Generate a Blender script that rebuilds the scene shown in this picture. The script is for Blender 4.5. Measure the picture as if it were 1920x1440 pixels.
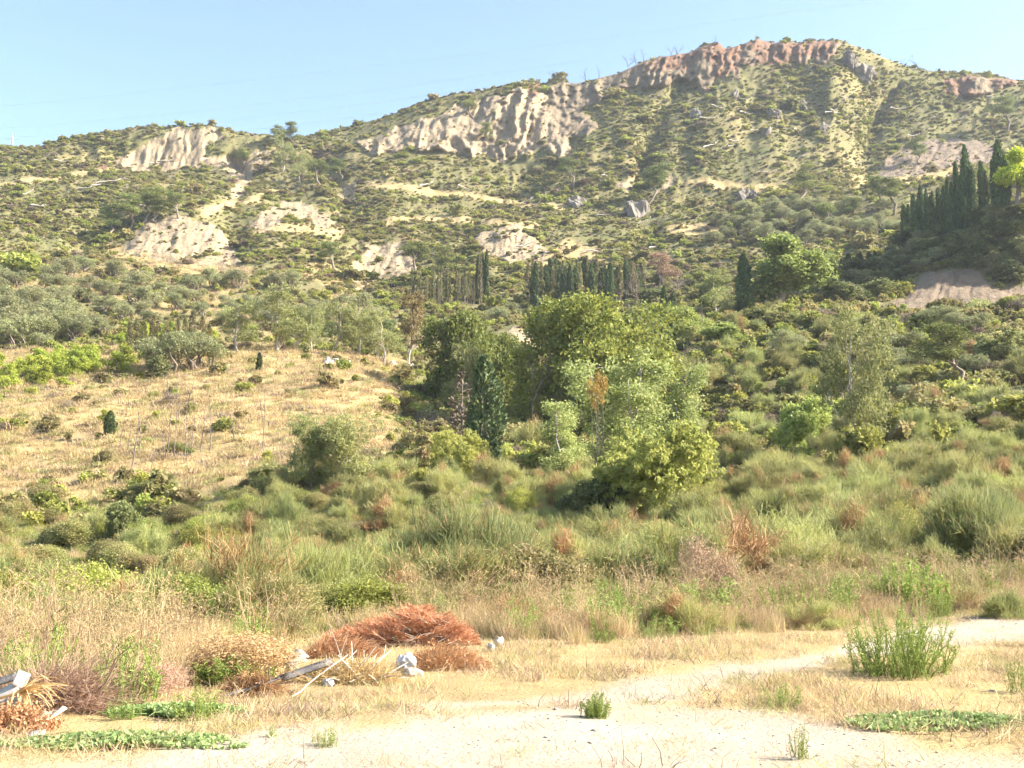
import bpy, math
import numpy as np
from mathutils import Vector, Matrix

for o in list(bpy.data.objects):
    bpy.data.objects.remove(o)
sc = bpy.context.scene
C = sc.collection
R = math.radians

# ------------------------------------------------------------------ camera, sky, sun, exposure
F = 2059.0                       # focal length in pixels of a 1920 x 1440 picture
PITCH = math.atan(280.0 / F)     # the camera looks a little uphill
cam = bpy.data.cameras.new('camera')
cam.sensor_width = 36.0
cam.lens = 36.0 * F / 1920.0
cam.clip_start = 0.1
cam.clip_end = 6000.0
cam_o = bpy.data.objects.new('camera', cam)
C.objects.link(cam_o)
cam_o.location = (0, 0, 0)
cam_o.rotation_euler = (math.pi / 2 + PITCH, 0, 0)
sc.camera = cam_o

SUN_AZ = R(96.0)                # clockwise from the viewing direction: from the right, slightly behind
SUN_EL = R(33.0)
w = bpy.data.worlds.new('World')
sc.world = w
w.use_nodes = True
nt = w.node_tree
nt.nodes.clear()
sky = nt.nodes.new('ShaderNodeTexSky')
sky.sky_type = 'NISHITA'
sky.sun_disc = False
sky.sun_elevation = SUN_EL
sky.sun_rotation = SUN_AZ
sky.altitude = 50
sky.air_density = 1.0
sky.dust_density = 1.5
sky.ozone_density = 1.2
bg = nt.nodes.new('ShaderNodeBackground')
bg.inputs['Strength'].default_value = 0.092
wo = nt.nodes.new('ShaderNodeOutputWorld')
nt.links.new(sky.outputs[0], bg.inputs[0])
nt.links.new(bg.outputs[0], wo.inputs[0])

sl = bpy.data.lights.new('sun', 'SUN')
sl.energy = 4.3
sl.angle = R(0.53)
sl.color = (1.0, 0.945, 0.86)
so = bpy.data.objects.new('sun', sl)
C.objects.link(so)
sd = Vector((math.sin(SUN_AZ) * math.cos(SUN_EL), math.cos(SUN_AZ) * math.cos(SUN_EL), math.sin(SUN_EL)))
so.rotation_euler = (-sd).to_track_quat('-Z', 'Y').to_euler()
so.location = sd * 50

sc.view_settings.view_transform = 'Standard'
sc.view_settings.look = 'None'
sc.view_settings.exposure = 2.06
sc.view_settings.gamma = 1.0
sc.view_settings.use_curve_mapping = False
sc.render.engine = 'CYCLES'
sc.cycles.max_bounces = 5
sc.cycles.diffuse_bounces = 3
sc.cycles.transmission_bounces = 3
sc.cycles.transparent_max_bounces = 4
sc.cycles.volume_bounces = 0
sc.cycles.use_denoising = True
sc.cycles.denoiser = 'OPENIMAGEDENOISE'
sc.cycles.use_adaptive_sampling = True
sc.cycles.adaptive_threshold = 0.03
sc.cycles.adaptive_min_samples = 16
sc.cycles.sample_clamp_indirect = 6.0

rng = np.random.default_rng(7)

# ------------------------------------------------------------------ noise
def _hash(ix, iy, seed):
    h = (ix.astype(np.int64) * 374761393 + iy.astype(np.int64) * 668265263 + seed * 974634721) & 0xFFFFFFFF
    h = ((h ^ (h >> 13)) * 1274126177) & 0xFFFFFFFF
    h = ((h ^ (h >> 16)) * 2246822519) & 0xFFFFFFFF
    return ((h ^ (h >> 15)) & 0xFFFFFF) / float(0xFFFFFF)

def vnoise(x, y, seed=0):
    x = np.asarray(x, float); y = np.asarray(y, float)
    ix = np.floor(x); iy = np.floor(y)
    fx = x - ix; fy = y - iy
    fx = fx * fx * fx * (fx * (fx * 6 - 15) + 10); fy = fy * fy * fy * (fy * (fy * 6 - 15) + 10)
    a = _hash(ix, iy, seed); b = _hash(ix + 1, iy, seed)
    c = _hash(ix, iy + 1, seed); d = _hash(ix + 1, iy + 1, seed)
    return ((a + (b - a) * fx) * (1 - fy) + (c + (d - c) * fx) * fy) * 2 - 1

def fbm(x, y, seed=0, oct=5, gain=0.5, lac=2.03):
    s = 0; a = 1.0; n = 0
    for i in range(oct):
        s = s + a * vnoise(x, y, seed + i * 17); n += a
        a *= gain; x = x * lac + 3.1; y = y * lac + 1.7
    return s / n

def ridged(x, y, seed=0, oct=4):
    s = 0; a = 1.0; n = 0
    for i in range(oct):
        s = s + a * (1 - 2 * np.abs(vnoise(x, y, seed + i * 31))); n += a
        a *= 0.5; x = x * 2.1 + 5.3; y = y * 2.1 + 1.9
    return s / n

def sstep(a, b, x):
    t = np.clip((x - a) / (b - a), 0, 1)
    return t * t * (3 - 2 * t)

# ------------------------------------------------------------------ the lie of the land
cp, sp = math.cos(PITCH), math.sin(PITCH)
def ray(u, v):
    xc = (np.asarray(u, float) - 960) / F; yc = (720 - np.asarray(v, float)) / F
    dy = cp - yc * sp; dz = sp + yc * cp
    return xc / dy, dz / dy
def vof(zr):                    # picture row of a height/depth ratio
    yc = (zr * cp - sp) / (cp + zr * sp)
    return 720 - F * yc

def pts(s):
    a = [tuple(float(q) for q in p.split(':')) for p in s.split()]
    return np.array(a)

ZR = lambda s: ('z', pts(s))
VR = lambda s: ('v', pts(s))
LAYERS = [   # depth in metres, heights (z) or sight-line rows (v) across the valley, blur
 (2.5, ZR('0:-1.65 1920:-1.65'), 0),
 (9, ZR('0:-1.65 1920:-1.65'), 0),
 (14, ZR('0:-1.66 960:-1.65 1920:-1.62'), 40),
 (22, ZR('0:-1.9 480:-1.8 960:-1.7 1440:-1.6 1920:-1.5'), 40),
 (34, ZR('0:-3.1 480:-2.6 960:-2.2 1440:-1.4 1920:-0.6'), 60),
 (50, ZR('0:-2.7 240:-2.5 480:-2.2 960:-1.6 1200:-0.9 1440:-0.3 1680:0.6 1920:1.2 2400:2'), 60),
 (72, VR('-400:990 0:985 240:975 480:950 600:922 720:915 840:910 960:918 1200:930 1440:905 1680:872 1920:840 2400:800'), 30),
 (100, VR('-400:830 0:830 240:815 480:810 600:800 720:805 800:848 960:852 1200:850 1440:810 1680:765 1920:740 2400:690'), 22),
 (130, VR('-400:715 0:715 240:702 480:692 600:690 700:702 760:735 840:760 960:770 1080:770 1200:740 1320:690 1440:660 1560:640 1680:630 1800:620 1920:600 2400:560'), 22),
 (160, VR('-400:655 0:655 240:650 480:650 600:662 720:672 840:690 960:684 1080:690 1200:660 1320:600 1440:587 1560:584 1680:582 1800:580 1920:566 2400:530'), 18),
 (167, VR('-400:645 0:645 240:642 480:644 600:655 720:660 840:682 960:650 1080:680 1200:650 1320:592 1440:581 1560:578 1680:577 1800:576 1920:562 2400:525'), 15),
 (185, VR('-400:612 0:612 240:612 480:617 600:625 720:632 840:638 960:612 1080:640 1200:612 1320:575 1440:562 1560:545 1680:532 1750:508 1800:512 1850:522 1920:528 2400:500'), 14),
 (215, VR('-400:560 0:560 240:565 480:575 720:582 840:585 960:590 1080:588 1200:575 1320:550 1440:530 1560:508 1680:470 1750:445 1800:420 1850:400 1920:372 2200:300 2600:260'), 14),
 (236, VR('-400:530 0:530 240:530 480:540 720:562 960:562 1200:550 1440:515 1560:512 1680:490 1800:450 1920:408 2200:340'), 20),
 (280, VR('-400:470 0:470 120:482 240:486 440:500 500:480 600:490 700:534 800:520 900:503 960:500 1080:500 1200:490 1320:478 1440:455 1560:440 1680:430 1800:420 1920:400 2400:370'), 12),
 (312, VR('-400:420 0:420 120:432 230:434 280:416 330:409 390:420 440:450 480:432 540:430 620:440 700:466 760:456 840:455 900:440 960:432 1020:450 1080:450 1200:440 1320:430 1440:400 1680:362 1800:352 1920:348 2400:330'), 8),
 (370, VR('-400:350 0:350 120:345 240:346 360:352 480:365 540:382 600:376 720:370 840:380 960:385 1080:380 1200:370 1320:366 1440:342 1560:335 1640:340 1720:326 1800:320 1920:316 2400:300'), 14),
 (415, VR('-400:305 0:305 120:300 200:306 280:318 400:326 480:322 560:320 640:302 720:292 800:287 880:292 940:300 1000:292 1060:270 1120:252 1200:240 1280:230 1360:222 1440:225 1560:232 1640:278 1720:268 1800:270 1920:264 2400:260'), 10),
 (440, VR('-400:290 -100:285 0:278 80:275 130:262 180:252 240:243 330:236 400:236 440:245 500:256 540:267 580:268 640:266 720:246 800:226 860:212 920:205 980:198 1030:206 1060:206 1100:204 1150:190 1200:182 1260:168 1300:172 1380:152 1480:150 1560:132 1640:188 1720:190 1800:188 1920:192 2400:215'), 5),
 (462, VR('-400:310 0:292 400:260 500:272 560:264 600:250 640:243 680:235 720:222 760:208 800:192 850:178 900:172 960:158 1000:152 1020:158 1035:148 1058:142 1064:158 1080:158 1110:150 1160:138 1200:118 1240:108 1290:100 1320:85 1350:82 1358:92 1380:88 1420:74 1450:84 1470:77 1500:82 1520:78 1580:80 1620:93 1680:118 1720:130 1760:138 1800:137 1850:140 1900:150 1920:155 2200:190 2600:240'), 1.2),
 (530, VR('-400:400 0:360 560:320 960:240 1400:170 1920:230 2600:300'), 20),
 (900, VR('-400:760 0:760 960:740 1920:740 2600:760'), 50),
 (2200, VR('-400:985 2600:985'), 0),
]
ucols = np.unique(np.concatenate([np.arange(-900, -30, 30), np.arange(-30, 1950, 2.7), np.arange(1950, 2830, 30)]).astype(float))
NC = len(ucols)
uf = np.arange(-1200, 3200, 1.0)
YL, ZL = [], []
SPURSHIFT = {185.0: -8, 215.0: -38, 236.0: -40}         # the spur comes towards the viewer on the right
for Yd, (kind, a), blur in LAYERS:
    val = np.interp(uf, a[:, 0], a[:, 1])
    if blur > 0:
        k = np.exp(-0.5 * (np.arange(-int(3 * blur) - 1, int(3 * blur) + 2) / blur) ** 2); k /= k.sum()
        pad = len(k) // 2
        val = np.convolve(np.pad(val, pad, mode='edge'), k, mode='valid')
    val = np.interp(ucols, uf, val)
    Yc = Yd + SPURSHIFT.get(float(Yd), 0) * sstep(1600, 1940, ucols)
    YL.append(np.asarray(Yc, float) + np.zeros(NC))
    ZL.append(val if kind == 'z' else Yc * ray(ucols, val)[1])
YL = np.array(YL); ZL = np.array(ZL)
NL = len(LAYERS)
# monotone cubic in depth
hY = np.diff(YL, axis=0); dl = np.diff(ZL, axis=0) / hY
m = np.zeros_like(ZL)
for i in range(1, NL - 1):
    w1 = 2 * hY[i] + hY[i - 1]; w2 = hY[i] + 2 * hY[i - 1]
    same = dl[i - 1] * dl[i] > 0
    hm = (w1 + w2) / (w1 / np.where(same, dl[i - 1], 1) + w2 / np.where(same, dl[i], 1))
    m[i] = np.where(same, hm, 0)
m[0] = dl[0]; m[-1] = dl[-1]
rows_per = [12, 16, 22, 26, 26, 34, 34, 34, 26, 6, 20, 26, 10, 26, 28, 34, 34, 26, 34, 10, 6, 3]
tt = np.concatenate([i + np.arange(n) / n for i, n in enumerate(rows_per)] + [[NL - 1.0]])
NR = len(tt)
Yg = np.zeros((NR, NC)); Zg = np.zeros((NR, NC))
for k, t in enumerate(tt):
    i = min(int(t), NL - 2); q = t - i; h = hY[i]
    Yg[k] = YL[i] + q * h
    Zg[k] = ((2 * q**3 - 3 * q**2 + 1) * ZL[i] + (q**3 - 2 * q**2 + q) * h * m[i]
             + (-2 * q**3 + 3 * q**2) * ZL[i + 1] + (q**3 - q**2) * h * m[i + 1])
Ug = np.broadcast_to(ucols, (NR, NC))
Vg = vof(Zg / Yg)
Xg = Yg * ray(Ug, Vg)[0]
Tg = np.broadcast_to(tt[:, None], (NR, NC))

def inpoly(U, V, poly):
    poly = np.asarray(poly, float); inside = np.zeros(U.shape, bool); j = len(poly) - 1
    for i in range(len(poly)):
        xi, yi = poly[i]; xj, yj = poly[j]
        cond = ((yi > V) != (yj > V)) & (U < (xj - xi) * (V - yi) / (yj - yi + 1e-9) + xi)
        inside ^= cond; j = i
    return inside

wu = Ug + 9 * fbm(Ug / 22, Vg / 22, 3, 4) * 1.6
wv = Vg + 6 * fbm(Ug / 22, Vg / 22, 9, 4) * 1.6
def region(polys, y0, y1):
    mk = np.zeros((NR, NC), bool)
    for p in polys:
        mk |= inpoly(wu, wv, p)
    return (mk & (Yg >= y0) & (Yg <= y1)).astype(float)
def grow(p, k=1.13):
    c = np.mean(p, 0)
    return [tuple(c + (np.array(q) - c) * k) for q in p]
def P2(s):
    return [tuple(float(q) for q in p.split(',')) for p in s.split()]

cream = region([P2('205,302 245,282 285,262 335,238 410,238 425,252 395,268 385,300 440,300 500,285 515,308 450,332 400,318 330,318 280,322 215,312'),
                P2('445,318 485,322 470,352 455,372 432,368 445,342'),
                grow(P2('262,428 282,414 330,407 385,416 410,440 440,476 455,520 410,500 360,492 300,492 236,478'), 1.06),
                grow(P2('476,418 512,400 542,384 588,394 622,424 590,424 545,410 505,432'), 1.25),
                P2('672,268 740,240 800,224 860,196 905,184 960,168 1020,168 1040,205 1062,262 1010,278 940,304 905,292 860,282 790,284 735,290 690,285'),
                grow(P2('662,532 676,490 696,466 742,462 772,492 766,520 720,516 684,538'), 1.18),
                grow(P2('896,446 930,434 972,432 1000,452 1025,472 1005,498 960,488 920,478'), 1.2),
                P2('640,352 668,340 672,360 645,378'),
                P2('1150,345 1185,338 1190,352 1155,356'), P2('1235,335 1270,338 1262,352 1232,352'),
                P2('1010,235 1062,262 1092,300 1070,310 1030,280')], 230, 460)
greyb = region([P2('1640,320 1665,292 1720,266 1800,268 1840,262 1880,280 1880,300 1800,312 1725,322 1700,328 1650,342')], 230, 460)
cutb = region([P2('1640,580 1690,560 1712,535 1740,506 1790,502 1840,515 1875,540 1925,540 1925,588 1760,590')], 150, 205)  # right-hand bank: its shade is put into the colour through the grey mask
cutb2 = region([P2('938,618 975,612 1005,625 1008,655 960,652')], 150, 205)
cutb2 = np.maximum(cutb2, region([P2('775,628 810,618 818,650 770,660'), P2('650,600 690,604 684,628 655,622'), P2('58,575 110,560 160,585 120,600')], 110, 230))
cliffr = region([P2('1020,158 1064,158 1200,118 1320,84 1420,74 1580,80 1572,104 1540,120 1500,126 1480,120 1420,128 1390,120 1392,150 1345,140 1330,176 1270,150 1245,165 1180,162 1130,185 1090,205 1120,242 1062,262 1040,205')], 400, 470)
cliffr = np.maximum(cliffr, region([P2('1770,150 1830,142 1905,150 1900,168 1850,172 1800,185 1770,180')], 400, 470))
redr = cliffr * sstep(-0.1, 0.3, fbm(Ug / 45, Vg / 30, 77, 3) + 0.45 * sstep(1130, 1330, Ug) + 0.35 * sstep(40, 0, Vg - np.interp(Ug, LAYERS[19][1][1][:, 0], LAYERS[19][1][1][:, 1])) - 0.35)
redr = np.maximum(redr, region([P2('745,432 765,435 800,470 788,476 760,455'), P2('188,312 208,300 214,314 196,322'), P2('560,285 640,280 640,300 580,302'), P2('985,160 1012,155 1012,175 985,180')], 230, 470))
bare = np.clip(cream + greyb + cliffr + cutb + cutb2, 0, 1)

# rock relief: ribs and clefts running down the faces, moved along the line of sight
rib = ridged(Ug / 46 + 1.1 * fbm(Ug / 50, Vg / 35, 5, 4) + Vg / 90, Vg / 75, 21, 4)
ribv = ridged(Ug / 30 + 0.35 * fbm(Ug / 60, Vg / 60, 5, 3), Vg / 110, 25, 4)
rib = np.where(cliffr > 0.5, 0.9 * ribv + 0.25 * rib, rib)
rib2 = ridged(Ug / 15, Vg / 17, 41, 4)
soft = bare.copy()
for _ in range(3):
    soft = (soft + np.roll(soft, 1, 0) + np.roll(soft, -1, 0) + np.roll(soft, 1, 1) + np.roll(soft, -1, 1)) / 5
main = region([P2('640,290 740,225 860,180 1000,140 1070,140 1100,215 1095,300 1040,312 940,310 720,300')], 400, 470)
hard = np.clip(cliffr + main, 0, 1)
for _ in range(3):
    hard = (hard + np.roll(hard, 1, 0) + np.roll(hard, -1, 0) + np.roll(hard, 1, 1) + np.roll(hard, -1, 1)) / 5
slant = Ug + 0.35 * (Vg - 200) + 26 * fbm(Ug / 70, Vg / 50, 5, 3)
butt = ridged(slant / 52, Vg / 170, 21, 2)
rill = ridged(slant / 15, Vg / 60, 27, 3)
block = fbm(Ug / 10, Vg / 7, 29, 4)
block = 0.4 * block + 0.6 * np.round(block * 3.5) / 3.5
depth = soft * np.where(Yg > 230, 1.0, 0.3) * (hard * (-np.where(cliffr > 0.5, 5.5, 7.0) * butt - 2.6 * rill - 2.3 * block) + (1 - hard) * (-1.3 * ridged(slant / 11, Vg / 75, 22, 2) - 3.0 * fbm(Ug / 60, Vg / 45, 23, 2) - 0.5 * block))
# gullies and spurs on the open mountain side
def gully(line, width, amount):
    ln = np.array(line, float)
    cu = np.interp(Vg, ln[:, 1], ln[:, 0])
    d = (Ug + 14 * fbm(Ug / 50, Vg / 50, 61, 3) - cu) / width
    fade = sstep(ln[0, 1] - 30, ln[0, 1] + 20, Vg) * sstep(ln[-1, 1] + 40, ln[-1, 1] - 10, Vg)
    return amount * np.exp(-d * d) * fade
gate = sstep(232, 270, Yg) * sstep(470, 440, Yg)
depth = depth + gate * (gully([(1275, 165), (1235, 215), (1222, 270), (1205, 340)], 19, 8)
    + gully([(1690, 165), (1650, 200), (1632, 250), (1628, 320)], 20, 7)
    + gully([(1420, 170), (1410, 220), (1390, 300)], 26, 3) + gully([(600, 290), (640, 350), (650, 420)], 26, 12)
    + gully([(1500, 150), (1490, 210), (1480, 290)], 26, 3) + gully([(1080, 260), (1060, 300), (985, 340)], 22, 9)
    + gully([(440, 300), (470, 340), (440, 380)], 18, 8) + gully([(1220, 420), (1215, 450), (1180, 500)], 30, 11)
    + gully([(900, 400), (880, 440), (870, 480)], 20, 7) + gully([(200, 400), (170, 440), (150, 480)], 40, 10)
    - gully([(1350, 180), (1330, 260), (1320, 340)], 34, 3) - gully([(1560, 140), (1580, 240), (1560, 320)], 34, 3))
depth = depth + gate * (1 - soft) * (-3.0 * ridged(Ug / 75 + 0.6 * fbm(Ug / 90, Vg / 90, 15, 3), Vg / 190, 91, 4))
sc_d = (Yg + depth) / Yg
# the skyline keeps its outline
Xg = Xg * sc_d; Zg = Zg * sc_d; Yg2 = Yg * sc_d
amp = np.interp(Yg, [0, 9, 22, 35, 60, 100, 160, 230, 440, 462, 900], [0.0, 0.02, 0.05, 0.18, 0.45, 0.8, 0.8, 1.5, 1.6, 0.5, 6])
amp = amp * np.where((Tg > 8.9) & (Tg < 10.2) & (Ug > 1300), 0.15, 1.0)
wl = np.interp(Yg, [0, 25, 100, 300], [2.5, 6, 13, 17])
Zg = Zg + amp * fbm(Xg / 14 + 7, Yg2 / 14, 51, 6, 0.55) + 0.35 * amp * fbm(Xg / 3.0, Yg2 / 3.0, 57, 3)
# shallow wheel ruts and bumps near the camera
near = sstep(24, 12, Yg)
Zg = Zg + near * (0.02 * fbm(Xg / 0.5, Yg2 / 0.5, 71, 3) + 0.03 * fbm(Xg / 1.6, Yg2 / 1.6, 72, 2))
G = np.stack([Xg, Yg2, Zg], -1)

# what grows where
trk_v = np.interp(Ug, [-300, 250, 420, 560, 700, 900, 1100, 1300, 1440, 1600, 1760, 1920, 2300], [1440, 1425, 1385, 1362, 1345, 1328, 1318, 1325, 1335, 1362, 1395, 1415, 1430])
n_t = fbm(Xg / 1.1, Yg2 / 1.1, 31, 4)
track = sstep(-12, 18, Vg - trk_v + 34 * n_t)
tb = np.interp(Ug, [900, 1100, 1300, 1450, 1600, 1750, 1920, 2300], [1322, 1302, 1272, 1245, 1212, 1182, 1166, 1150])
bw = np.interp(Ug, [900, 1150, 1350, 1500, 1700, 1920], [8, 24, 30, 16, 20, 30])
track = np.maximum(track, sstep(1.3, 0.5, np.abs(Vg - tb - 8 + 12 * n_t) / bw) * sstep(980, 1120, Ug))
track = np.maximum(track, 0.75 * sstep(0.9, 0.3, np.abs(Vg - np.interp(Ug, [400, 700, 1000, 1300], [1345, 1320, 1310, 1290]) + 10 * n_t) / 11) * sstep(330, 460, Ug) * sstep(1350, 1200, Ug))
track = track * (Yg < 26)
edge_r = np.interp(Vg, [640, 700, 760, 800, 850, 900, 960], [790, 745, 770, 765, 720, 560, 480])
meadow = sstep(35, -35, Ug - edge_r + 90 * fbm(Xg / 11, Yg2 / 11, 33, 4)) * sstep(66, 88, Yg + 9 * fbm(Xg / 9, Yg2 / 9, 34, 3)) * sstep(172, 150, Yg)
benches = np.zeros_like(Ug)
for line, wd in [('640:345 760:350 900:372 1000:385 1060:392', 5), ('720:415 820:408 900:415 1000:428', 6),
                 ('1240:432 1330:430 1440:425', 8), ('1290:345 1400:350 1460:352', 6), ('1600:345 1700:335 1800:322', 12),
                 ('0:345 100:330 200:318', 5), ('380:400 450:380 520:362', 7), ('1020:500 1060:470 1120:480', 16),
                 ('480:432 560:428 640:440', 8), ('200:470 340:500 470:520', 16), ('640:345 620:380 600:400', 8)]:
    a = pts(line)
    lv = np.interp(Ug, a[:, 0], a[:, 1]); inn = sstep(a[0, 0] - 20, a[0, 0] + 10, Ug) * sstep(a[-1, 0] + 20, a[-1, 0] - 10, Ug)
    benches = np.maximum(benches, inn * sstep(1.2, 0.4, np.abs(Vg - lv + 5 * fbm(Ug / 30, Vg / 30, 35, 3)) / (wd * 1.35)))
benches = benches * sstep(225, 240, Yg)
orch = sstep(165, 185, Yg) * sstep(300, 260, Yg) * sstep(720, 640, Ug)
dry = np.clip(np.maximum.reduce([meadow, benches, 0.8 * orch * sstep(-0.15, 0.25, fbm(Xg / 16, Yg2 / 16, 36, 4)),
      sstep(26, 15, Yg) * 0.9, 0.22 * sstep(0.1, 0.5, fbm(Xg / 20, Yg2 / 20, 37, 4)) * sstep(230, 250, Yg)]), 0, 1)
road = ((Tg > 8.95) & (Tg < 10.1)).astype(float) * sstep(1540, 1640, Ug)
greenf = sstep(0, 0.35, fbm(Xg / 7, Yg2 / 7, 38, 4) + 0.15) * sstep(40, 55, Yg) * sstep(170, 150, Yg) * (1 - meadow)

cell = np.zeros((NR, NC))
dxr = np.linalg.norm(np.gradient(G, axis=1), axis=-1); dyr = np.linalg.norm(np.gradient(G, axis=0), axis=-1)
cell = dxr * dyr
inframe = ((Ug > -40) & (Ug < 1960)).astype(float)
marg = 40 + F * 3.2 / np.maximum(Yg, 6)
wide = ((Ug > -marg) & (Ug < 1920 + marg)).astype(float)      # what a step to the side would bring into view
# which ground the camera can see (lowest row reached so far going out along each column)
Vreal = vof(G[..., 2] / G[..., 1])
vmin = np.minimum.accumulate(Vreal, axis=0)
seen = (Vreal <= vmin + 14).astype(float)

def at(u, v=None, Y=None):
    """point of the ground on the sight line (u, v), or at depth Y in that direction"""
    j = int(np.clip(np.searchsorted(ucols, u), 1, NC - 1))
    j = j if abs(ucols[j] - u) < abs(ucols[j - 1] - u) else j - 1
    if Y is not None:
        k = int(np.argmin(np.abs(Yg[:, j] - Y)))
    else:
        hit = np.nonzero((Vreal[:, j] <= v) & (Yg[:, j] > 7))[0]
        k = int(hit[0]) if len(hit) else NR - 5
    return G[k, j].copy()

def sample(n, weight, sd):
    r = np.random.default_rng(sd)
    p = (weight * cell).ravel(); p = p / p.sum()
    ids = r.choice(p.size, n, p=p)
    k, j = np.unravel_index(ids, (NR, NC))
    k = np.clip(k, 0, NR - 2); j = np.clip(j, 0, NC - 2)
    a = r.random((n, 1)); b = r.random((n, 1))
    p3 = (G[k, j] * (1 - a) + G[k, j + 1] * a) * (1 - b) + (G[k + 1, j] * (1 - a) + G[k + 1, j + 1] * a) * b
    return p3, k, j

# ------------------------------------------------------------------ mesh helpers
def mesh_of(name, V, Q, mats, T=None, mi=None, smooth=False, attrs=None):
    """V (n,3); Q (m,4) quads; T (k,3) triangles; per-vertex float attributes"""
    me = bpy.data.meshes.new(name)
    Q = np.zeros((0, 4), int) if Q is None else np.asarray(Q)
    T = np.zeros((0, 3), int) if T is None else np.asarray(T)
    V = np.asarray(V, np.float32)
    me.vertices.add(len(V)); me.vertices.foreach_set('co', V.ravel())
    nl = Q.size + T.size
    me.loops.add(nl); me.loops.foreach_set('vertex_index', np.concatenate([Q.ravel(), T.ravel()]).astype(np.int32))
    me.polygons.add(len(Q) + len(T))
    st = np.concatenate([np.arange(len(Q)) * 4, Q.size + np.arange(len(T)) * 3]).astype(np.int32)
    me.polygons.foreach_set('loop_start', st)
    if mi is not None:
        me.polygons.foreach_set('material_index', np.asarray(mi, np.int32))
    if smooth:
        me.polygons.foreach_set('use_smooth', np.ones(len(Q) + len(T), bool))
    for k, a in (attrs or {}).items():
        at_ = me.attributes.new(k, 'FLOAT', 'POINT')
        at_.data.foreach_set('value', np.asarray(a, np.float32).ravel())
    for m_ in (mats if isinstance(mats, (list, tuple)) else [mats]):
        me.materials.append(m_)
    me.update(calc_edges=True)
    me.validate()
    return me

def obj(name, me, parent=None, loc=None, rz=None, scale=None):
    o = bpy.data.objects.new(name, me)
    C.objects.link(o)
    if parent is not None: o.parent = parent
    if loc is not None: o.location = loc
    if rz is not None: o.rotation_euler = (0, 0, rz)
    if scale is not None: o.scale = scale if hasattr(scale, '__len__') else (scale,) * 3
    return o

def tag(o, label=None, cat=None, group=None, kind=None):
    if label: o['label'] = label
    if cat: o['category'] = cat
    if group: o['group'] = group
    if kind: o['kind'] = kind
    return o

class Geo:
    """collects quads; every vertex carries a random tint"""
    def __init__(s): s.V = []; s.Q = []; s.M = []; s.A = []; s.n = 0
    def add(s, V, Q, mi=0, tint=None):
        V = np.asarray(V, float).reshape(-1, 3); Q = np.asarray(Q, int).reshape(-1, 4)
        s.V.append(V); s.Q.append(Q + s.n); s.M.append(np.full(len(Q), mi))
        s.A.append(np.full(len(V), 0.5) if tint is None else np.broadcast_to(tint, (len(V),)).astype(float)); s.n += len(V)
    def mesh(s, name, mats, smooth=False):
        return mesh_of(name, np.concatenate(s.V), np.concatenate(s.Q), mats, mi=np.concatenate(s.M), smooth=smooth,
                       attrs={'tint': np.concatenate(s.A)})

def unit(a):
    return a / (np.linalg.norm(a, axis=-1, keepdims=True) + 1e-9)

def leaves(g, Cn, ln, wd, r, axis=None, spread=1.0, mi=0, tint=None):
    """diamond leaves at centres Cn; axis: preferred long direction"""
    n = len(Cn)
    a = r.normal(size=(n, 3))
    if axis is not None: a = a * spread + axis
    a = unit(a)
    b = unit(np.cross(a, r.normal(size=(n, 3))))
    L = (ln * r.uniform(0.6, 1.3, (n, 1))); W = (wd * r.uniform(0.6, 1.3, (n, 1)))
    V = np.stack([Cn - a * L / 2, Cn + b * W / 2, Cn + a * L / 2, Cn - b * W / 2], 1)
    Q = np.arange(n * 4).reshape(n, 4)
    t = r.random(n) if tint is None else np.clip(tint + r.normal(0, 0.12, n), 0, 1)
    g.add(V, Q, mi, np.repeat(t, 4))

def tube(g, path, rad, sides=6, mi=0, tint=0.5, closed_end=True):
    path = np.asarray(path, float); n = len(path); rad = np.broadcast_to(rad, (n,))
    d = unit(np.gradient(path, axis=0))
    ref = np.where(np.abs(d[:, 2:3]) > 0.9, np.array([[1.0, 0, 0]]), np.array([[0, 0, 1.0]]))
    a = unit(np.cross(d, ref)); b = np.cross(d, a)
    th = np.arange(sides) / sides * 2 * math.pi
    ring = path[:, None] + rad[:, None, None] * (np.cos(th)[None, :, None] * a[:, None] + np.sin(th)[None, :, None] * b[:, None])
    V = ring.reshape(-1, 3); Q = []
    for i in range(n - 1):
        for j in range(sides):
            k = (j + 1) % sides
            Q.append((i * sides + j, i * sides + k, (i + 1) * sides + k, (i + 1) * sides + j))
    g.add(V, Q, mi, tint)

def wig(p0, p1, n, amt, r):
    t = np.linspace(0, 1, n)[:, None]
    p = np.asarray(p0) * (1 - t) + np.asarray(p1) * t
    j = np.cumsum(r.normal(0, 1, (n, 3)), 0); j -= t * j[-1]
    return p + j * amt * np.linalg.norm(np.asarray(p1) - np.asarray(p0)) / n

def strips(g, P0, P1, bend, wdt, r, mi=0, tint=None, seg=2):
    """thin curved blades from P0 to P1; bend (n,3) added to the middle"""
    n = len(P0)
    side = unit(np.cross(P1 - P0, r.normal(size=(n, 3))))
    t = np.linspace(0, 1, seg + 1)
    V = np.zeros((n, seg + 1, 2, 3))
    wdt = np.broadcast_to(np.asarray(wdt, float), (n,))
    for i, q in enumerate(t):
        c = P0 * (1 - q) + P1 * q + bend * (4 * q * (1 - q))
        ww = (wdt * (1 - 0.75 * q))[:, None] / 2
        V[:, i, 0] = c - side * ww; V[:, i, 1] = c + side * ww
    base = np.arange(n)[:, None] * (seg + 1) * 2
    Q = np.concatenate([base + np.array([[2 * i, 2 * i + 1, 2 * i + 3, 2 * i + 2]]) for i in range(seg)], 0)
    tn = r.random(n) if tint is None else np.clip(np.broadcast_to(tint, (n,)) + r.normal(0, 0.1, n), 0, 1)
    g.add(V.reshape(-1, 3), Q, mi, np.repeat(tn, (seg + 1) * 2))

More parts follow.
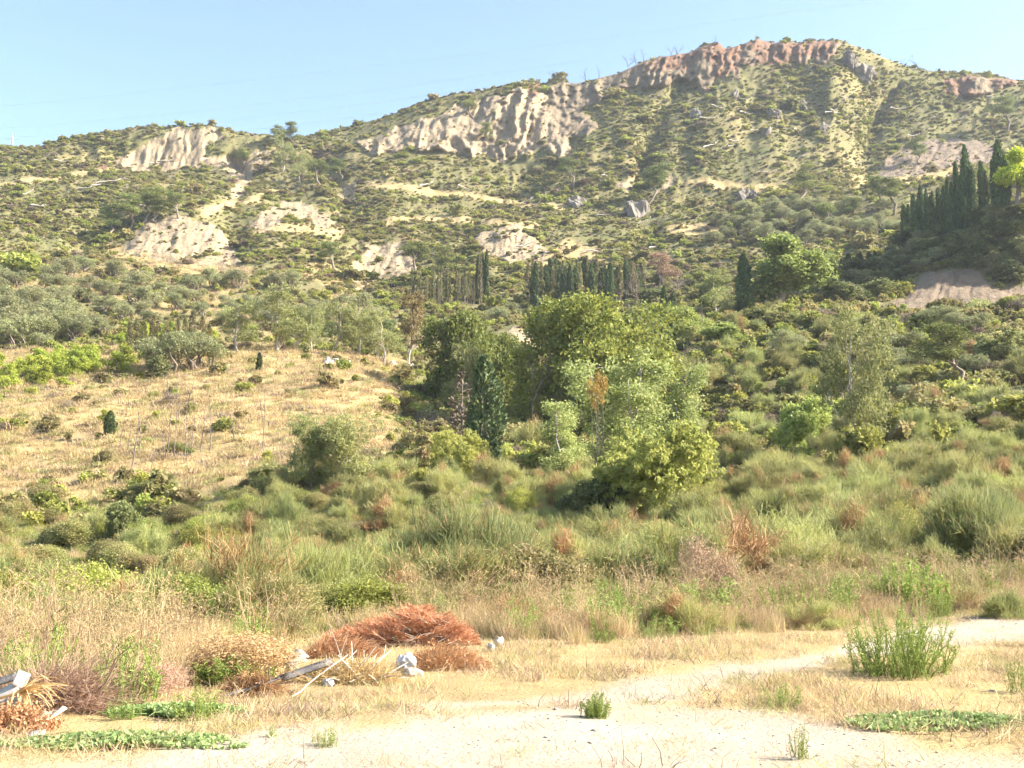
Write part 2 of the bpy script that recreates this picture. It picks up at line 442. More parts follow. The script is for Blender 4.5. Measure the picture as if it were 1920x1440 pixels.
# ------------------------------------------------------------------ materials
def nodes_of(name):
    mt = bpy.data.materials.new(name); mt.use_nodes = True
    t = mt.node_tree; t.nodes.clear()
    return mt, t, t.nodes, t.links

def mixc(N, L, fac, a, b, blend='MIX'):
    n = N.new('ShaderNodeMix'); n.data_type = 'RGBA'; n.blend_type = blend
    for s_, v in ((0, fac), (6, a), (7, b)):
        if hasattr(v, 'type') or hasattr(v, 'is_output'): L.new(v, n.inputs[s_])
        elif s_ == 0: n.inputs[0].default_value = v
        else: n.inputs[s_].default_value = (*v, 1)
    return n.outputs[2]

def mathn(N, L, op, a, b=0.0):
    n = N.new('ShaderNodeMath'); n.operation = op
    for i, v in enumerate((a, b)):
        if hasattr(v, 'is_output'): L.new(v, n.inputs[i])
        else: n.inputs[i].default_value = v
    return n.outputs[0]

def noise(N, L, vec, scale, detail=4, rough=0.55, lo=0.35, hi=0.65):
    n = N.new('ShaderNodeTexNoise'); n.inputs['Scale'].default_value = scale
    n.inputs['Detail'].default_value = detail; n.inputs['Roughness'].default_value = rough
    L.new(vec, n.inputs['Vector'])
    mr = N.new('ShaderNodeMapRange'); mr.inputs[1].default_value = lo; mr.inputs[2].default_value = hi
    L.new(n.outputs[0], mr.inputs[0])
    return mr.outputs[0]

def attr(N, name):
    a = N.new('ShaderNodeAttribute'); a.attribute_name = name
    return a.outputs['Fac']

def leaf_mat(name, c1, c2, c3=None, transl=0.4, vary=0.35, rough=0.65, patch=0.9, amt=0.75):
    gain = 2.0 if c1[1] > c1[0] else 1.0
    c1, c2, c3 = [None if q is None else (q[0] * gain * 1.06, q[1] * gain, q[2] * gain) for q in (c1, c2, c3)]
    mt, t, N, L = nodes_of(name)
    oi = N.new('ShaderNodeObjectInfo')
    c = mixc(N, L, attr(N, 'tint'), c1, c2)
    geo = N.new('ShaderNodeNewGeometry')
    if c3:
        c = mixc(N, L, mathn(N, L, 'MULTIPLY', noise(N, L, geo.outputs['Position'], patch, 3), amt), c, c3)
    hs = N.new('ShaderNodeHueSaturation')
    mr = N.new('ShaderNodeMapRange'); L.new(oi.outputs['Random'], mr.inputs[0])
    mr.inputs[3].default_value = 1 - vary; mr.inputs[4].default_value = 1 + vary * 0.7
    L.new(mr.outputs[0], hs.inputs['Value'])
    m2 = N.new('ShaderNodeMath'); m2.operation = 'FRACT'
    L.new(mathn(N, L, 'MULTIPLY', oi.outputs['Random'], 37.7), m2.inputs[0])
    mr2 = N.new('ShaderNodeMapRange'); L.new(m2.outputs[0], mr2.inputs[0])
    mr2.inputs[3].default_value = 0.5 - 0.05 * vary; mr2.inputs[4].default_value = 0.5 + 0.06 * vary
    L.new(mr2.outputs[0], hs.inputs['Hue'])
    L.new(c, hs.inputs['Color'])
    b = N.new('ShaderNodeBsdfPrincipled'); b.inputs['Roughness'].default_value = rough
    b.inputs['Specular IOR Level'].default_value = 0.25
    L.new(hs.outputs[0], b.inputs['Base Color'])
    out = N.new('ShaderNodeOutputMaterial')
    if transl > 0:
        tr = N.new('ShaderNodeBsdfTranslucent'); L.new(hs.outputs[0], tr.inputs[0])
        mx = N.new('ShaderNodeMixShader'); mx.inputs[0].default_value = transl
        L.new(b.outputs[0], mx.inputs[1]); L.new(tr.outputs[0], mx.inputs[2]); L.new(mx.outputs[0], out.inputs[0])
    else:
        L.new(b.outputs[0], out.inputs[0])
    return mt

def plain_mat(name, c1, c2, scale=6.0, rough=0.8, bump=0.0, spec=0.2):
    mt, t, N, L = nodes_of(name)
    tc = N.new('ShaderNodeTexCoord')
    c = mixc(N, L, noise(N, L, tc.outputs['Object'], scale, 5), c1, c2)
    b = N.new('ShaderNodeBsdfPrincipled'); b.inputs['Roughness'].default_value = rough
    b.inputs['Specular IOR Level'].default_value = spec
    L.new(c, b.inputs['Base Color'])
    if bump:
        bn = N.new('ShaderNodeBump'); bn.inputs['Strength'].default_value = bump; bn.inputs['Distance'].default_value = 0.02
        L.new(noise(N, L, tc.outputs['Object'], scale * 4, 5, 0.6, 0.2, 0.8), bn.inputs['Height']); L.new(bn.outputs[0], b.inputs['Normal'])
    out = N.new('ShaderNodeOutputMaterial'); L.new(b.outputs[0], out.inputs[0])
    return mt

def land_mat():
    mt, t, N, L = nodes_of('land')
    tc = N.new('ShaderNodeTexCoord'); v = tc.outputs['Object']
    big = noise(N, L, v, 0.06, 5); mid = noise(N, L, v, 0.5, 5); fine = noise(N, L, v, 4.0, 5); vf = noise(N, L, v, 18.0, 5, 0.65)
    scrub = mixc(N, L, big, (0.165, 0.155, 0.068), (0.25, 0.18, 0.10))
    scrub = mixc(N, L, mid, scrub, (0.145, 0.145, 0.058))
    scrub = mixc(N, L, mathn(N, L, 'MULTIPLY', fine, 0.4), scrub, (0.27, 0.195, 0.105))
    scrub = mixc(N, L, mathn(N, L, 'MULTIPLY', noise(N, L, v, 1.1, 3, 0.6, 0.46, 0.6), 0.75), scrub, (0.14, 0.15, 0.045))
    dryc = mixc(N, L, mid, (0.46, 0.34, 0.145), (0.38, 0.26, 0.12))
    dryc = mixc(N, L, big, dryc, (0.44, 0.32, 0.15))
    dryc = mixc(N, L, mathn(N, L, 'MULTIPLY', noise(N, L, v, 0.16, 4, 0.6, 0.48, 0.62), 0.7), dryc, (0.27, 0.18, 0.10))
    dryc = mixc(N, L, mathn(N, L, 'MULTIPLY', noise(N, L, v, 0.23, 4, 0.6, 0.55, 0.66), 0.6), dryc, (0.22, 0.21, 0.075))
    dryc = mixc(N, L, mathn(N, L, 'MULTIPLY', fine, 0.5), dryc, (0.50, 0.37, 0.18))
    c = mixc(N, L, attr(N, 'dry'), scrub, dryc)
    c = mixc(N, L, mathn(N, L, 'MULTIPLY', attr(N, 'green'), 0.8), c, mixc(N, L, fine, (0.12, 0.16, 0.04), (0.20, 0.20, 0.07)))
    # rock
    mp = N.new('ShaderNodeMapping'); mp.inputs['Scale'].default_value = (1, 1, 0.28); L.new(v, mp.inputs[0])
    streak = noise(N, L, mp.outputs[0], 0.55, 6, 0.6)
    creamc = mixc(N, L, streak, (0.43, 0.33, 0.205), (0.29, 0.215, 0.13))
    creamc = mixc(N, L, mathn(N, L, 'MULTIPLY', mid, 0.35), creamc, (0.27, 0.205, 0.13))
    redc = mixc(N, L, streak, (0.26, 0.125, 0.07), (0.17, 0.12, 0.085))
    greyc = mixc(N, L, streak, (0.27, 0.205, 0.14), (0.18, 0.135, 0.092))
    c = mixc(N, L, attr(N, 'cream'), c, creamc)
    c = mixc(N, L, attr(N, 'grey'), c, greyc)
    c = mixc(N, L, mathn(N, L, 'MULTIPLY', attr(N, 'red'), 0.85), c, redc)
    trk = mixc(N, L, mid, (0.50, 0.425, 0.315), (0.41, 0.335, 0.235))
    trk = mixc(N, L, mathn(N, L, 'MULTIPLY', noise(N, L, v, 1.4, 5, 0.65, 0.5, 0.7), 0.5), trk, (0.40, 0.29, 0.17))
    trk = mixc(N, L, mathn(N, L, 'MULTIPLY', vf, 0.35), trk, (0.34, 0.275, 0.2))
    c = mixc(N, L, attr(N, 'track'), c, trk)
    b = N.new('ShaderNodeBsdfPrincipled'); b.inputs['Roughness'].default_value = 0.95
    b.inputs['Specular IOR Level'].default_value = 0.1
    c = mixc(N, L, 1.0, c, (0.88, 0.88, 0.88), 'MULTIPLY')
    L.new(c, b.inputs['Base Color'])
    bn = N.new('ShaderNodeBump'); bn.inputs['Strength'].default_value = 0.5; bn.inputs['Distance'].default_value = 0.03
    L.new(vf, bn.inputs['Height'])
    bn2 = N.new('ShaderNodeBump'); bn2.inputs['Strength'].default_value = 0.6; bn2.inputs['Distance'].default_value = 0.5
    mu = mathn(N, L, 'MULTIPLY', noise(N, L, mp.outputs[0], 0.9, 8, 0.65, 0.2, 0.8), mathn(N, L, 'MAXIMUM', attr(N, 'bare'), 0.0))
    L.new(mu, bn2.inputs['Height']); L.new(bn.outputs[0], bn2.inputs['Normal'])
    L.new(bn2.outputs[0], b.inputs['Normal'])
    out = N.new('ShaderNodeOutputMaterial'); L.new(b.outputs[0], out.inputs[0])
    return mt

M = {}
M['land'] = land_mat()
M['scrub'] = leaf_mat('scrub', (0.11, 0.125, 0.038), (0.175, 0.17, 0.062), (0.165, 0.13, 0.065), 0.46, 0.38)
M['scrub_bright'] = leaf_mat('scrub_bright', (0.135, 0.155, 0.035), (0.20, 0.205, 0.05), None, 0.42, 0.3)
M['scrub_dark'] = leaf_mat('scrub_dark', (0.07, 0.088, 0.03), (0.115, 0.125, 0.045), None, 0.38, 0.3)
M['scrub_dead'] = leaf_mat('scrub_dead', (0.20, 0.155, 0.105), (0.27, 0.215, 0.15), None, 0.1, 0.3)
M['olive'] = leaf_mat('olive', (0.105, 0.118, 0.05), (0.175, 0.18, 0.088), None, 0.35, 0.22)
M['cypress'] = leaf_mat('cypress', (0.04, 0.062, 0.026), (0.075, 0.095, 0.035), None, 0.15, 0.3)
M['cypress_thin'] = leaf_mat('cypress_thin', (0.085, 0.105, 0.035), (0.14, 0.145, 0.055), (0.14, 0.11, 0.06), 0.3, 0.3)
M['euc'] = leaf_mat('euc', (0.10, 0.12, 0.042), (0.19, 0.195, 0.075), None, 0.42, 0.2)
M['euc_brown'] = leaf_mat('euc_brown', (0.17, 0.125, 0.05), (0.22, 0.18, 0.075), None, 0.3, 0.15)
M['broad'] = leaf_mat('broad', (0.068, 0.09, 0.02), (0.15, 0.155, 0.032), None, 0.42, 0.15)
M['broad_dark'] = leaf_mat('broad_dark', (0.06, 0.08, 0.02), (0.13, 0.14, 0.032), None, 0.4, 0.15)
M['broom_dark'] = leaf_mat('broom_dark', (0.08, 0.10, 0.038), (0.15, 0.16, 0.065), (0.11, 0.125, 0.04), 0.4, 0.15)
M['broad_bright'] = leaf_mat('broad_bright', (0.12, 0.16, 0.04), (0.22, 0.235, 0.07), None, 0.4, 0.2)
M['lime'] = leaf_mat('lime', (0.17, 0.23, 0.02), (0.27, 0.31, 0.04), None, 0.45, 0.15)
M['poplar'] = leaf_mat('poplar', (0.12, 0.155, 0.045), (0.22, 0.24, 0.09), None, 0.45, 0.1)
M['orange_leaf'] = leaf_mat('orange_leaf', (0.36, 0.23, 0.05), (0.42, 0.31, 0.09), None, 0.4, 0.1)
M['pine'] = leaf_mat('pine', (0.075, 0.10, 0.03), (0.14, 0.155, 0.045), None, 0.25, 0.25)
M['sapling'] = leaf_mat('sapling', (0.13, 0.165, 0.025), (0.21, 0.235, 0.04), None, 0.35, 0.2)
M['broom'] = leaf_mat('broom', (0.12, 0.14, 0.05), (0.215, 0.22, 0.09), (0.16, 0.165, 0.05), 0.42, 0.28)
M['broom_dry'] = leaf_mat('broom_dry', (0.33, 0.20, 0.085), (0.46, 0.31, 0.15), None, 0.25, 0.15)
M['weed'] = leaf_mat('weed', (0.085, 0.125, 0.026), (0.155, 0.19, 0.048), None, 0.4, 0.2)
M['creeper'] = leaf_mat('creeper', (0.10, 0.15, 0.05), (0.18, 0.225, 0.09), None, 0.35, 0.15)
M['grass'] = leaf_mat('grass', (0.42, 0.315, 0.165), (0.56, 0.45, 0.26), (0.44, 0.36, 0.2), 0.35, 0.25)
M['meadow'] = leaf_mat('meadow', (0.47, 0.36, 0.165), (0.60, 0.49, 0.25), (0.34, 0.27, 0.135), 0.35, 0.18, patch=0.2, amt=0.85)
M['grass_pale'] = leaf_mat('grass_pale', (0.50, 0.38, 0.19), (0.62, 0.50, 0.29), None, 0.35, 0.2)
M['seed'] = leaf_mat('seed', (0.38, 0.265, 0.12), (0.54, 0.42, 0.22), None, 0.3, 0.2)
M['red_brush'] = leaf_mat('red_brush', (0.40, 0.18, 0.085), (0.58, 0.31, 0.165), None, 0.3, 0.05)
M['orange_brush'] = leaf_mat('orange_brush', (0.40, 0.21, 0.09), (0.52, 0.33, 0.17), None, 0.3, 0.05)
M['twig'] = leaf_mat('twig', (0.20, 0.14, 0.10), (0.38, 0.29, 0.21), None, 0.0, 0.15)
M['twig_red'] = leaf_mat('twig_red', (0.34, 0.22, 0.14), (0.48, 0.35, 0.24), None, 0.1, 0.15)
M['frond'] = leaf_mat('frond', (0.46, 0.31, 0.13), (0.64, 0.48, 0.25), None, 0.3, 0.15)
M['bark'] = plain_mat('bark', (0.16, 0.125, 0.095), (0.25, 0.20, 0.155), 8, 0.9, 0.4)
M['bark_pale'] = plain_mat('bark_pale', (0.44, 0.38, 0.30), (0.30, 0.245, 0.19), 3, 0.85, 0.3)
M['dead'] = plain_mat('dead', (0.22, 0.18, 0.15), (0.14, 0.11, 0.09), 4, 0.9, 0.3)
M['snag'] = plain_mat('snag', (0.55, 0.49, 0.41), (0.40, 0.34, 0.28), 3, 0.85, 0.2)
M['burnt'] = plain_mat('burnt', (0.10, 0.08, 0.07), (0.20, 0.16, 0.13), 4, 0.95, 0.2)
M['stone'] = plain_mat('stone', (0.40, 0.35, 0.28), (0.30, 0.255, 0.2), 5, 0.95, 0.5)
M['rockgrey'] = plain_mat('rockgrey', (0.22, 0.19, 0.15), (0.13, 0.11, 0.085), 0.8, 0.95, 0.6)
M['white'] = plain_mat('white', (0.52, 0.49, 0.44), (0.33, 0.28, 0.22), 4, 0.5, 0.1)
M['plastic'] = plain_mat('plastic', (0.52, 0.52, 0.52), (0.36, 0.34, 0.31), 6, 0.35, 0.3, 0.4)
M['plank'] = plain_mat('plank', (0.17, 0.155, 0.145), (0.10, 0.09, 0.085), 7, 0.85, 0.4)
M['board'] = plain_mat('board', (0.70, 0.60, 0.42), (0.58, 0.47, 0.31), 5, 0.8, 0.2)
M['card'] = plain_mat('card', (0.42, 0.36, 0.29), (0.30, 0.25, 0.19), 6, 0.9, 0.2)
M['steel'] = plain_mat('steel', (0.42, 0.40, 0.42), (0.34, 0.33, 0.35), 1, 0.5, 0.0, 0.4)

# ------------------------------------------------------------------ ground, hillside and cliffs
idx = np.arange(NR * NC).reshape(NR, NC)
quads = np.stack([idx[:-1, :-1], idx[:-1, 1:], idx[1:, 1:], idx[1:, :-1]], -1).reshape(-1, 4)
ka, ja = np.divmod(quads[:, 0], NC)
fbare = bare[ka, ja] > 0.5
fY = Yg[ka, ja]; fU = ucols[ja]
cls = np.full(len(quads), 3)                                 # hillside
cls[fY < 24] = 0                                             # ground by the track
cls[(fY < 24) & (track[ka, ja] > 0.5)] = 1
cls[(fY >= 24) & (fY < 72)] = 2
cls[(fY >= 72) & (fY < 172) & (fU < 780)] = 5
cls[fbare & (fY > 150)] = 4
cls[(Tg[ka, ja] > 8.9) & (Tg[ka, ja] < 10.0) & (fU > 1560)] = 6
allattr = {'dry': dry, 'green': greenf, 'cream': np.clip(cream + cutb2, 0, 1), 'grey': np.clip(greyb + 0.22 * main * cream * (1 - cliffr) + cliffr * 0.85 + cutb + road, 0, 1), 'red': redr,
           'track': track, 'bare': bare}
for ci, nm in ((0, 'ground'), (1, 'dirt_track'), (2, 'valley_floor'), (5, 'grassy_slope'), (3, 'hillside'), (4, 'cliff'), (6, 'hill_road')):
    q = quads[cls == ci]
    if not len(q): continue
    us, inv = np.unique(q, return_inverse=True)
    me = mesh_of(nm, G.reshape(-1, 3)[us], inv.reshape(-1, 4), M['land'], smooth=(nm != 'cliff'),
                 attrs={k: a.ravel()[us] for k, a in allattr.items()})
    tag(obj(nm, me), kind='structure')
# the flat yard goes on behind the photographer
nb = 30
bx, by = np.meshgrid(np.linspace(-60, 60, nb), np.linspace(-60, 2.6, nb))
bz = np.full_like(bx, -1.67) + 0.004
bi = np.arange(nb * nb).reshape(nb, nb)
bq = np.stack([bi[:-1, :-1], bi[:-1, 1:], bi[1:, 1:], bi[1:, :-1]], -1).reshape(-1, 4)
me = mesh_of('yard_ground', np.stack([bx, by, bz], -1).reshape(-1, 3), bq, M['land'], smooth=True,
             attrs={k: np.full(nb * nb, 0.8 if k == 'track' else 0.0) for k in allattr})
tag(obj('yard_ground', me), kind='structure')

# ------------------------------------------------------------------ plants: one mesh set per kind, copied to every place
def lobe_leaves(g, lobes, per, nleaf, cr, ln, wd, r, axis=None, spread=1.0, mi=0, inner=0.5, up=0.0):
    for c, rad in lobes:
        c = np.asarray(c, float); rad = np.asarray(rad, float)
        d = unit(r.normal(size=(per, 3)) + np.array([0, 0, up]))
        f = r.uniform(inner, 1.0, (per, 1)) ** 0.6 * r.uniform(0.85, 1.12, (per, 1))
        cc = c + d * rad * f
        base = r.random(per) * 0.7 + 0.15
        Cn = np.repeat(cc, nleaf, 0) + r.normal(0, 1, (per * nleaf, 3)) * cr * np.array([1, 1, 0.75])
        leaves(g, Cn, ln, wd, r, axis, spread, mi, np.repeat(base, nleaf))

def limbs(g, p0, ends, r0, r, n=6, amt=0.5, mi=0, sides=6):
    for e in ends:
        pth = wig(p0, e, n, amt, r)
        tube(g, pth, np.linspace(r0, r0 * 0.25, n), sides, mi)

def tree_parts(trunk, crown, tm, cm, extra=None):
    p = [('trunk', trunk.mesh('trunk', tm, True)), ('crown', crown.mesh('crown', cm))]
    return p

def k_broadleaf(seed, leafm='broad', H=9.5, W=13, nl=9, ln=0.34):
    r = np.random.default_rng(seed); t = Geo(); c = Geo(); lobes = []
    for i in range(nl):
        a = r.uniform(0, 6.28); q = math.sqrt(r.random()) * W * 0.33
        z = H * r.uniform(0.22, 0.82) * (1 - 0.25 * (q / (W * 0.5)) ** 2)
        s = W * r.uniform(0.13, 0.20)
        lobes.append(((q * math.cos(a), q * math.sin(a), z), (s, s, s * 0.8)))
    lobe_leaves(c, lobes, 80, 20, 0.26, ln, ln * 0.6, r, up=0.25)
    tube(t, wig((0, 0, -0.5), (0, 0, H * 0.35), 5, 0.2, r), np.linspace(0.35, 0.22, 5), 8)
    limbs(t, (0, 0, H * 0.3), [l[0] for l in lobes], 0.18, r)
    return tree_parts(t, c, M['bark'], M[leafm])

def k_euc(seed, leafm='euc', H=10, W=6, nl=11, bare_to=0.3, per=34, sz=0.14):
    r = np.random.default_rng(seed); t = Geo(); c = Geo(); lobes = []
    lean = r.uniform(-0.4, 0.4, 2)
    top = np.array([lean[0], lean[1], H * 0.93])
    pth = wig((0, 0, -0.5), top, 9, 0.14, r); tube(t, pth, np.linspace(0.17, 0.04, 9), 7)
    for i in range(nl):
        z = bare_to + (1 - bare_to) * (i + r.random()) / nl
        a = r.uniform(0, 6.28); q = W * 0.5 * r.uniform(0.25, 0.75) * (1.1 - 0.6 * abs(z - 0.55))
        s = W * r.uniform(sz, sz * 1.5)
        k = pth[int(min(8, z * 8))]
        lobes.append(((k[0] + q * math.cos(a), k[1] + q * math.sin(a), H * z * 0.95), (s, s, s * 1.25)))
        limbs(t, pth[max(1, int(z * 8) - 2)], [lobes[-1][0]], 0.05, r, 5, 0.4, 0, 5)
    lobe_leaves(c, lobes, per, 16, 0.2, 0.30, 0.11, r, np.array([0, 0, -1.0]), 0.9, inner=0.6)
    return tree_parts(t, c, M['bark_pale'], M[leafm])

def k_poplar(seed, leafm='poplar', H=10, W=6, lo=2, per=34):
    r = np.random.default_rng(seed); t = Geo(); c = Geo(); lobes = []
    for j in range(4):
        b = np.array([r.uniform(-1.2, 1.2), r.uniform(-1, 1), -0.4]); e = b * 1.8 + np.array([0, 0, H * r.uniform(0.75, 0.98)])
        pth = wig(b, e, 8, 0.22, r); tube(t, pth, np.linspace(0.11, 0.03, 8), 6)
        for i in range(7):
            k = pth[min(7, lo + int(i * 0.8))]; a = r.uniform(0, 6.28); q = W * r.uniform(0.08, 0.26)
            s = W * r.uniform(0.10, 0.17)
            p = (k[0] + q * math.cos(a), k[1] + q * math.sin(a), k[2] + r.uniform(0, 0.8))
            lobes.append((p, (s, s, s * 1.2))); limbs(t, k, [p], 0.035, r, 4, 0.3, 0, 4)
    lobe_leaves(c, lobes, per, 12, 0.25, 0.20, 0.16, r, inner=0.2)
    return tree_parts(t, c, M['bark_pale'], M[leafm])

def k_olive(seed, leafm='olive', H=4, W=5):
    r = np.random.default_rng(seed); t = Geo(); c = Geo(); lobes = []
    for i in range(8):
        a = i / 8 * 6.28 + r.uniform(-0.4, 0.4); q = W * r.uniform(0.12, 0.34)
        s = W * r.uniform(0.15, 0.22)
        lobes.append(((q * math.cos(a), q * math.sin(a), H * r.uniform(0.36, 0.76)), (s, s, s * 0.9)))
    lobe_leaves(c, lobes, 42, 20, 0.15, 0.20, 0.085, r, up=0.2)
    for j in range(3):
        b = np.array([r.uniform(-0.3, 0.3), r.uniform(-0.3, 0.3), -0.3])
        limbs(t, b, [lobes[(j * 3 + q) % 8][0] for q in range(3)], 0.14, r, 6, 0.6)
    return tree_parts(t, c, M['bark'], M[leafm])

def k_cypress(seed, leafm='cypress', H=10, W=1.7, n=2600, sparse=0.0, skirt=0.06):
    r = np.random.default_rng(seed); t = Geo(); c = Geo()
    z = skirt + (1 - skirt) * r.random(n) ** 1.15
    prof = np.interp(z, [0, 0.06, 0.2, 0.45, 0.75, 0.92, 1.0], [0.35, 0.75, 0.95, 1.0, 0.72, 0.36, 0.06])
    a = r.random(n) * 6.283
    prof = prof * (0.8 + 0.35 * vnoise(a * 1.6 + seed, z * 9, seed))
    rad = W / 2 * prof * r.uniform(0.55, 1.08, n) ** 0.5
    keep = vnoise(a * 1.3 + 9, z * 12, seed + 5) > -1 + 2 * sparse
    Cn = np.stack([rad * np.cos(a), rad * np.sin(a), z * H], -1)[keep]
    out = unit(np.stack([np.cos(a), np.sin(a), np.full(n, 1.8)], -1))[keep]
    leaves(c, Cn, 0.55, 0.19, r, out, 0.35, 0, np.clip(0.5 + 0.5 * vnoise(a * 2, z * 14, seed + 3), 0, 1)[keep])
    tube(t, wig((0, 0, -0.4), (0, 0, H * 0.93), 8, 0.06, r), np.linspace(0.14, 0.03, 8), 6)
    if sparse:
        for _ in range(24):
            zz = r.uniform(0.1, 0.8) * H; aa = r.uniform(0, 6.28)
            tube(t, wig((0, 0, zz), (math.cos(aa) * W * 0.45, math.sin(aa) * W * 0.45, zz + 0.5), 3, 0.2, r), np.linspace(0.03, 0.01, 3), 4)
    return tree_parts(t, c, M['bark'], M[leafm])

def k_pine(seed, leafm='pine', H=8, W=5, low=0.35):
    r = np.random.default_rng(seed); t = Geo(); c = Geo(); lobes = []
    pth = wig((0, 0, -0.4), (r.uniform(-0.6, 0.6), r.uniform(-0.6, 0.6), H * 0.92), 8, 0.3, r)
    tube(t, pth, np.linspace(0.17, 0.04, 8), 7)
    for i in range(10):
        z = low + (0.95 - low) * (i + r.random()) / 10; a = r.uniform(0, 6.28)
        q = W * 0.5 * r.uniform(0.2, 0.75) * (1.25 - 0.8 * z); s = W * r.uniform(0.11, 0.19)
        k = pth[int(z * 7)]
        p = (k[0] + q * math.cos(a), k[1] + q * math.sin(a), z * H); lobes.append((p, (s, s, s * 0.65)))
        limbs(t, k, [p], 0.05, r, 4, 0.3, 0, 5)
    lobe_leaves(c, lobes, 30, 18, 0.2, 0.30, 0.07, r, np.array([0, 0, 0.6]), 1.0, up=0.3)
    return tree_parts(t, c, M['bark'], M[leafm])

def k_sapling(seed, leafm='sapling', H=2.5, W=1.8):
    r = np.random.default_rng(seed); t = Geo(); c = Geo(); lobes = []
    tube(t, wig((0, 0, -0.3), (0, 0, H * 0.85), 5, 0.1, r), np.linspace(0.06, 0.02, 5), 5)
    for i in range(8):
        z = 0.15 + 0.75 * i / 8; a = r.uniform(0, 6.28); q = W * 0.3 * (1.05 - z) * 1.3
        s = W * 0.27 * (1.15 - 0.7 * z)
        lobes.append(((q * math.cos(a), q * math.sin(a), z * H), (s, s, s)))
    lobe_leaves(c, lobes, 26, 14, 0.11, 0.24, 0.06, r, np.array([0, 0, 1.0]), 0.9, inner=0.4)
    return tree_parts(t, c, M['bark'], M[leafm])

def k_shrub(seed, leafm='scrub', H=1.4, W=2.2, n=22, nl=12, ln=0.17, wd=0.10, stems=True):
    r = np.random.default_rng(seed); g = Geo(); lobes = []
    for i in range(6):
        a = r.uniform(0, 6.28); q = W * 0.3 * math.sqrt(r.random()); s = W * r.uniform(0.17, 0.27)
        lobes.append(((q * math.cos(a), q * math.sin(a), H * r.uniform(0.28, 0.6)), (s, s, s * H / W * 1.6)))
    lobe_leaves(g, lobes, n, nl, 0.09, ln, wd, r, up=0.35, inner=0.35)
    if stems:
        for i in range(7):
            e = np.array(lobes[i % 6][0]); tube(g, wig((0, 0, -0.2), e, 4, 0.3, r), np.linspace(0.025, 0.01, 4), 4, 1)
    return [('foliage', g.mesh('shrub', [M[leafm], M['bark']]))]

def k_broom(seed, leafm='broom', H=2.0, W=2.6, n=3000, wd=0.018, brown=0.0, open_=0.0):
    r = np.random.default_rng(seed); g = Geo()
    nb = 34                                              # boughs end all over an uneven cushion
    ba = r.uniform(0, 6.283, nb); el = np.arcsin(r.uniform(0.05, 0.98, nb))
    rad = r.uniform(0.62, 0.86, nb) * (0.85 + 0.25 * vnoise(ba * 1.1, el * 2 + seed, seed))
    bend = np.stack([np.cos(ba) * np.cos(el) * W * 0.5, np.sin(ba) * np.cos(el) * W * 0.5, np.sin(el) * H * 0.9 + 0.05], -1) * rad[:, None]
    for e in bend[::2]:
        tube(g, wig((e[0] * 0.15, e[1] * 0.15, -0.25), e, 5, 0.3, r), np.linspace(0.028, 0.01, 5), 4, 1)
    k = r.integers(0, nb, n); f = r.uniform(0.45, 1.0, (n, 1)) ** (0.6 + open_)
    P0 = bend[k] * f + r.normal(0, 0.085, (n, 3)) * np.array([W, W, H]) * 0.5; P0[:, 2] = np.maximum(P0[:, 2], 0.05)
    outw = unit(P0 * np.array([1.0 / W, 1.0 / W, 1.0 / H]) * 2)
    d = unit(outw * 0.75 + np.array([0, 0, 0.55]) + r.normal(0, 0.55, (n, 3)))
    L = H * r.uniform(0.07, 0.19, (n, 1)) * (1 + 0.5 * open_)
    P1 = P0 + d * L; P1[:, 2] = np.maximum(P1[:, 2], 0.04)
    bd = r.normal(0, 0.025, (n, 3)) * H
    hue = vnoise(np.cos(ba[k]) * 1.5 + seed, np.sin(ba[k]) * 1.5 + el[k], seed + 4)
    isb = (r.random(n) < brown * 0.4) | (hue > 1 - 2.2 * brown)
    bt_ = np.clip(0.5 + 0.3 * np.sin(k * 2.4) + r.normal(0, 0.15, n), 0, 1)
    for sel, mi in ((~isb, 0), (isb, 2)):
        if sel.sum(): strips(g, P0[sel], P1[sel], bd[sel], wd * r.uniform(0.7, 1.4, sel.sum()), r, mi, bt_[sel])
    return [('stems', g.mesh('broom', [M[leafm], M['twig'], M['broom_dry']]))]

def k_weed(seed, leafm='weed', H=0.9, W=0.9, n=26, nl=34, ln=0.085, wd=0.018):
    r = np.random.default_rng(seed); g = Geo()
    for i in range(n):
        a = r.uniform(0, 6.283); q = math.sqrt(r.random()) * W * 0.5
        e = np.array([math.cos(a) * q, math.sin(a) * q, H * r.uniform(0.5, 1.0) * (1 - 0.35 * (q / (W * 0.5)) ** 2)])
        pth = wig((e[0] * 0.62 + r.normal(0, 0.06) * W, e[1] * 0.62 + r.normal(0, 0.06) * W, -0.05), e, 5, 0.3, r); tube(g, pth, np.linspace(0.008, 0.003, 5), 4, 1)
        tq = r.uniform(0.03, 1.0, nl); Cn = np.stack([np.interp(tq, np.linspace(0, 1, 5), pth[:, m_]) for m_ in range(3)], -1)
        dirs = unit(r.normal(size=(nl, 3)) + np.array([0, 0, 0.8])); Cn = Cn + dirs * ln * 0.5
        leaves(g, Cn, ln, wd, r, dirs * 2, 0.6, 0, 0.3 + 0.5 * r.random(nl))
    return [('foliage', g.mesh('weed', [M[leafm], M['weed']]))]

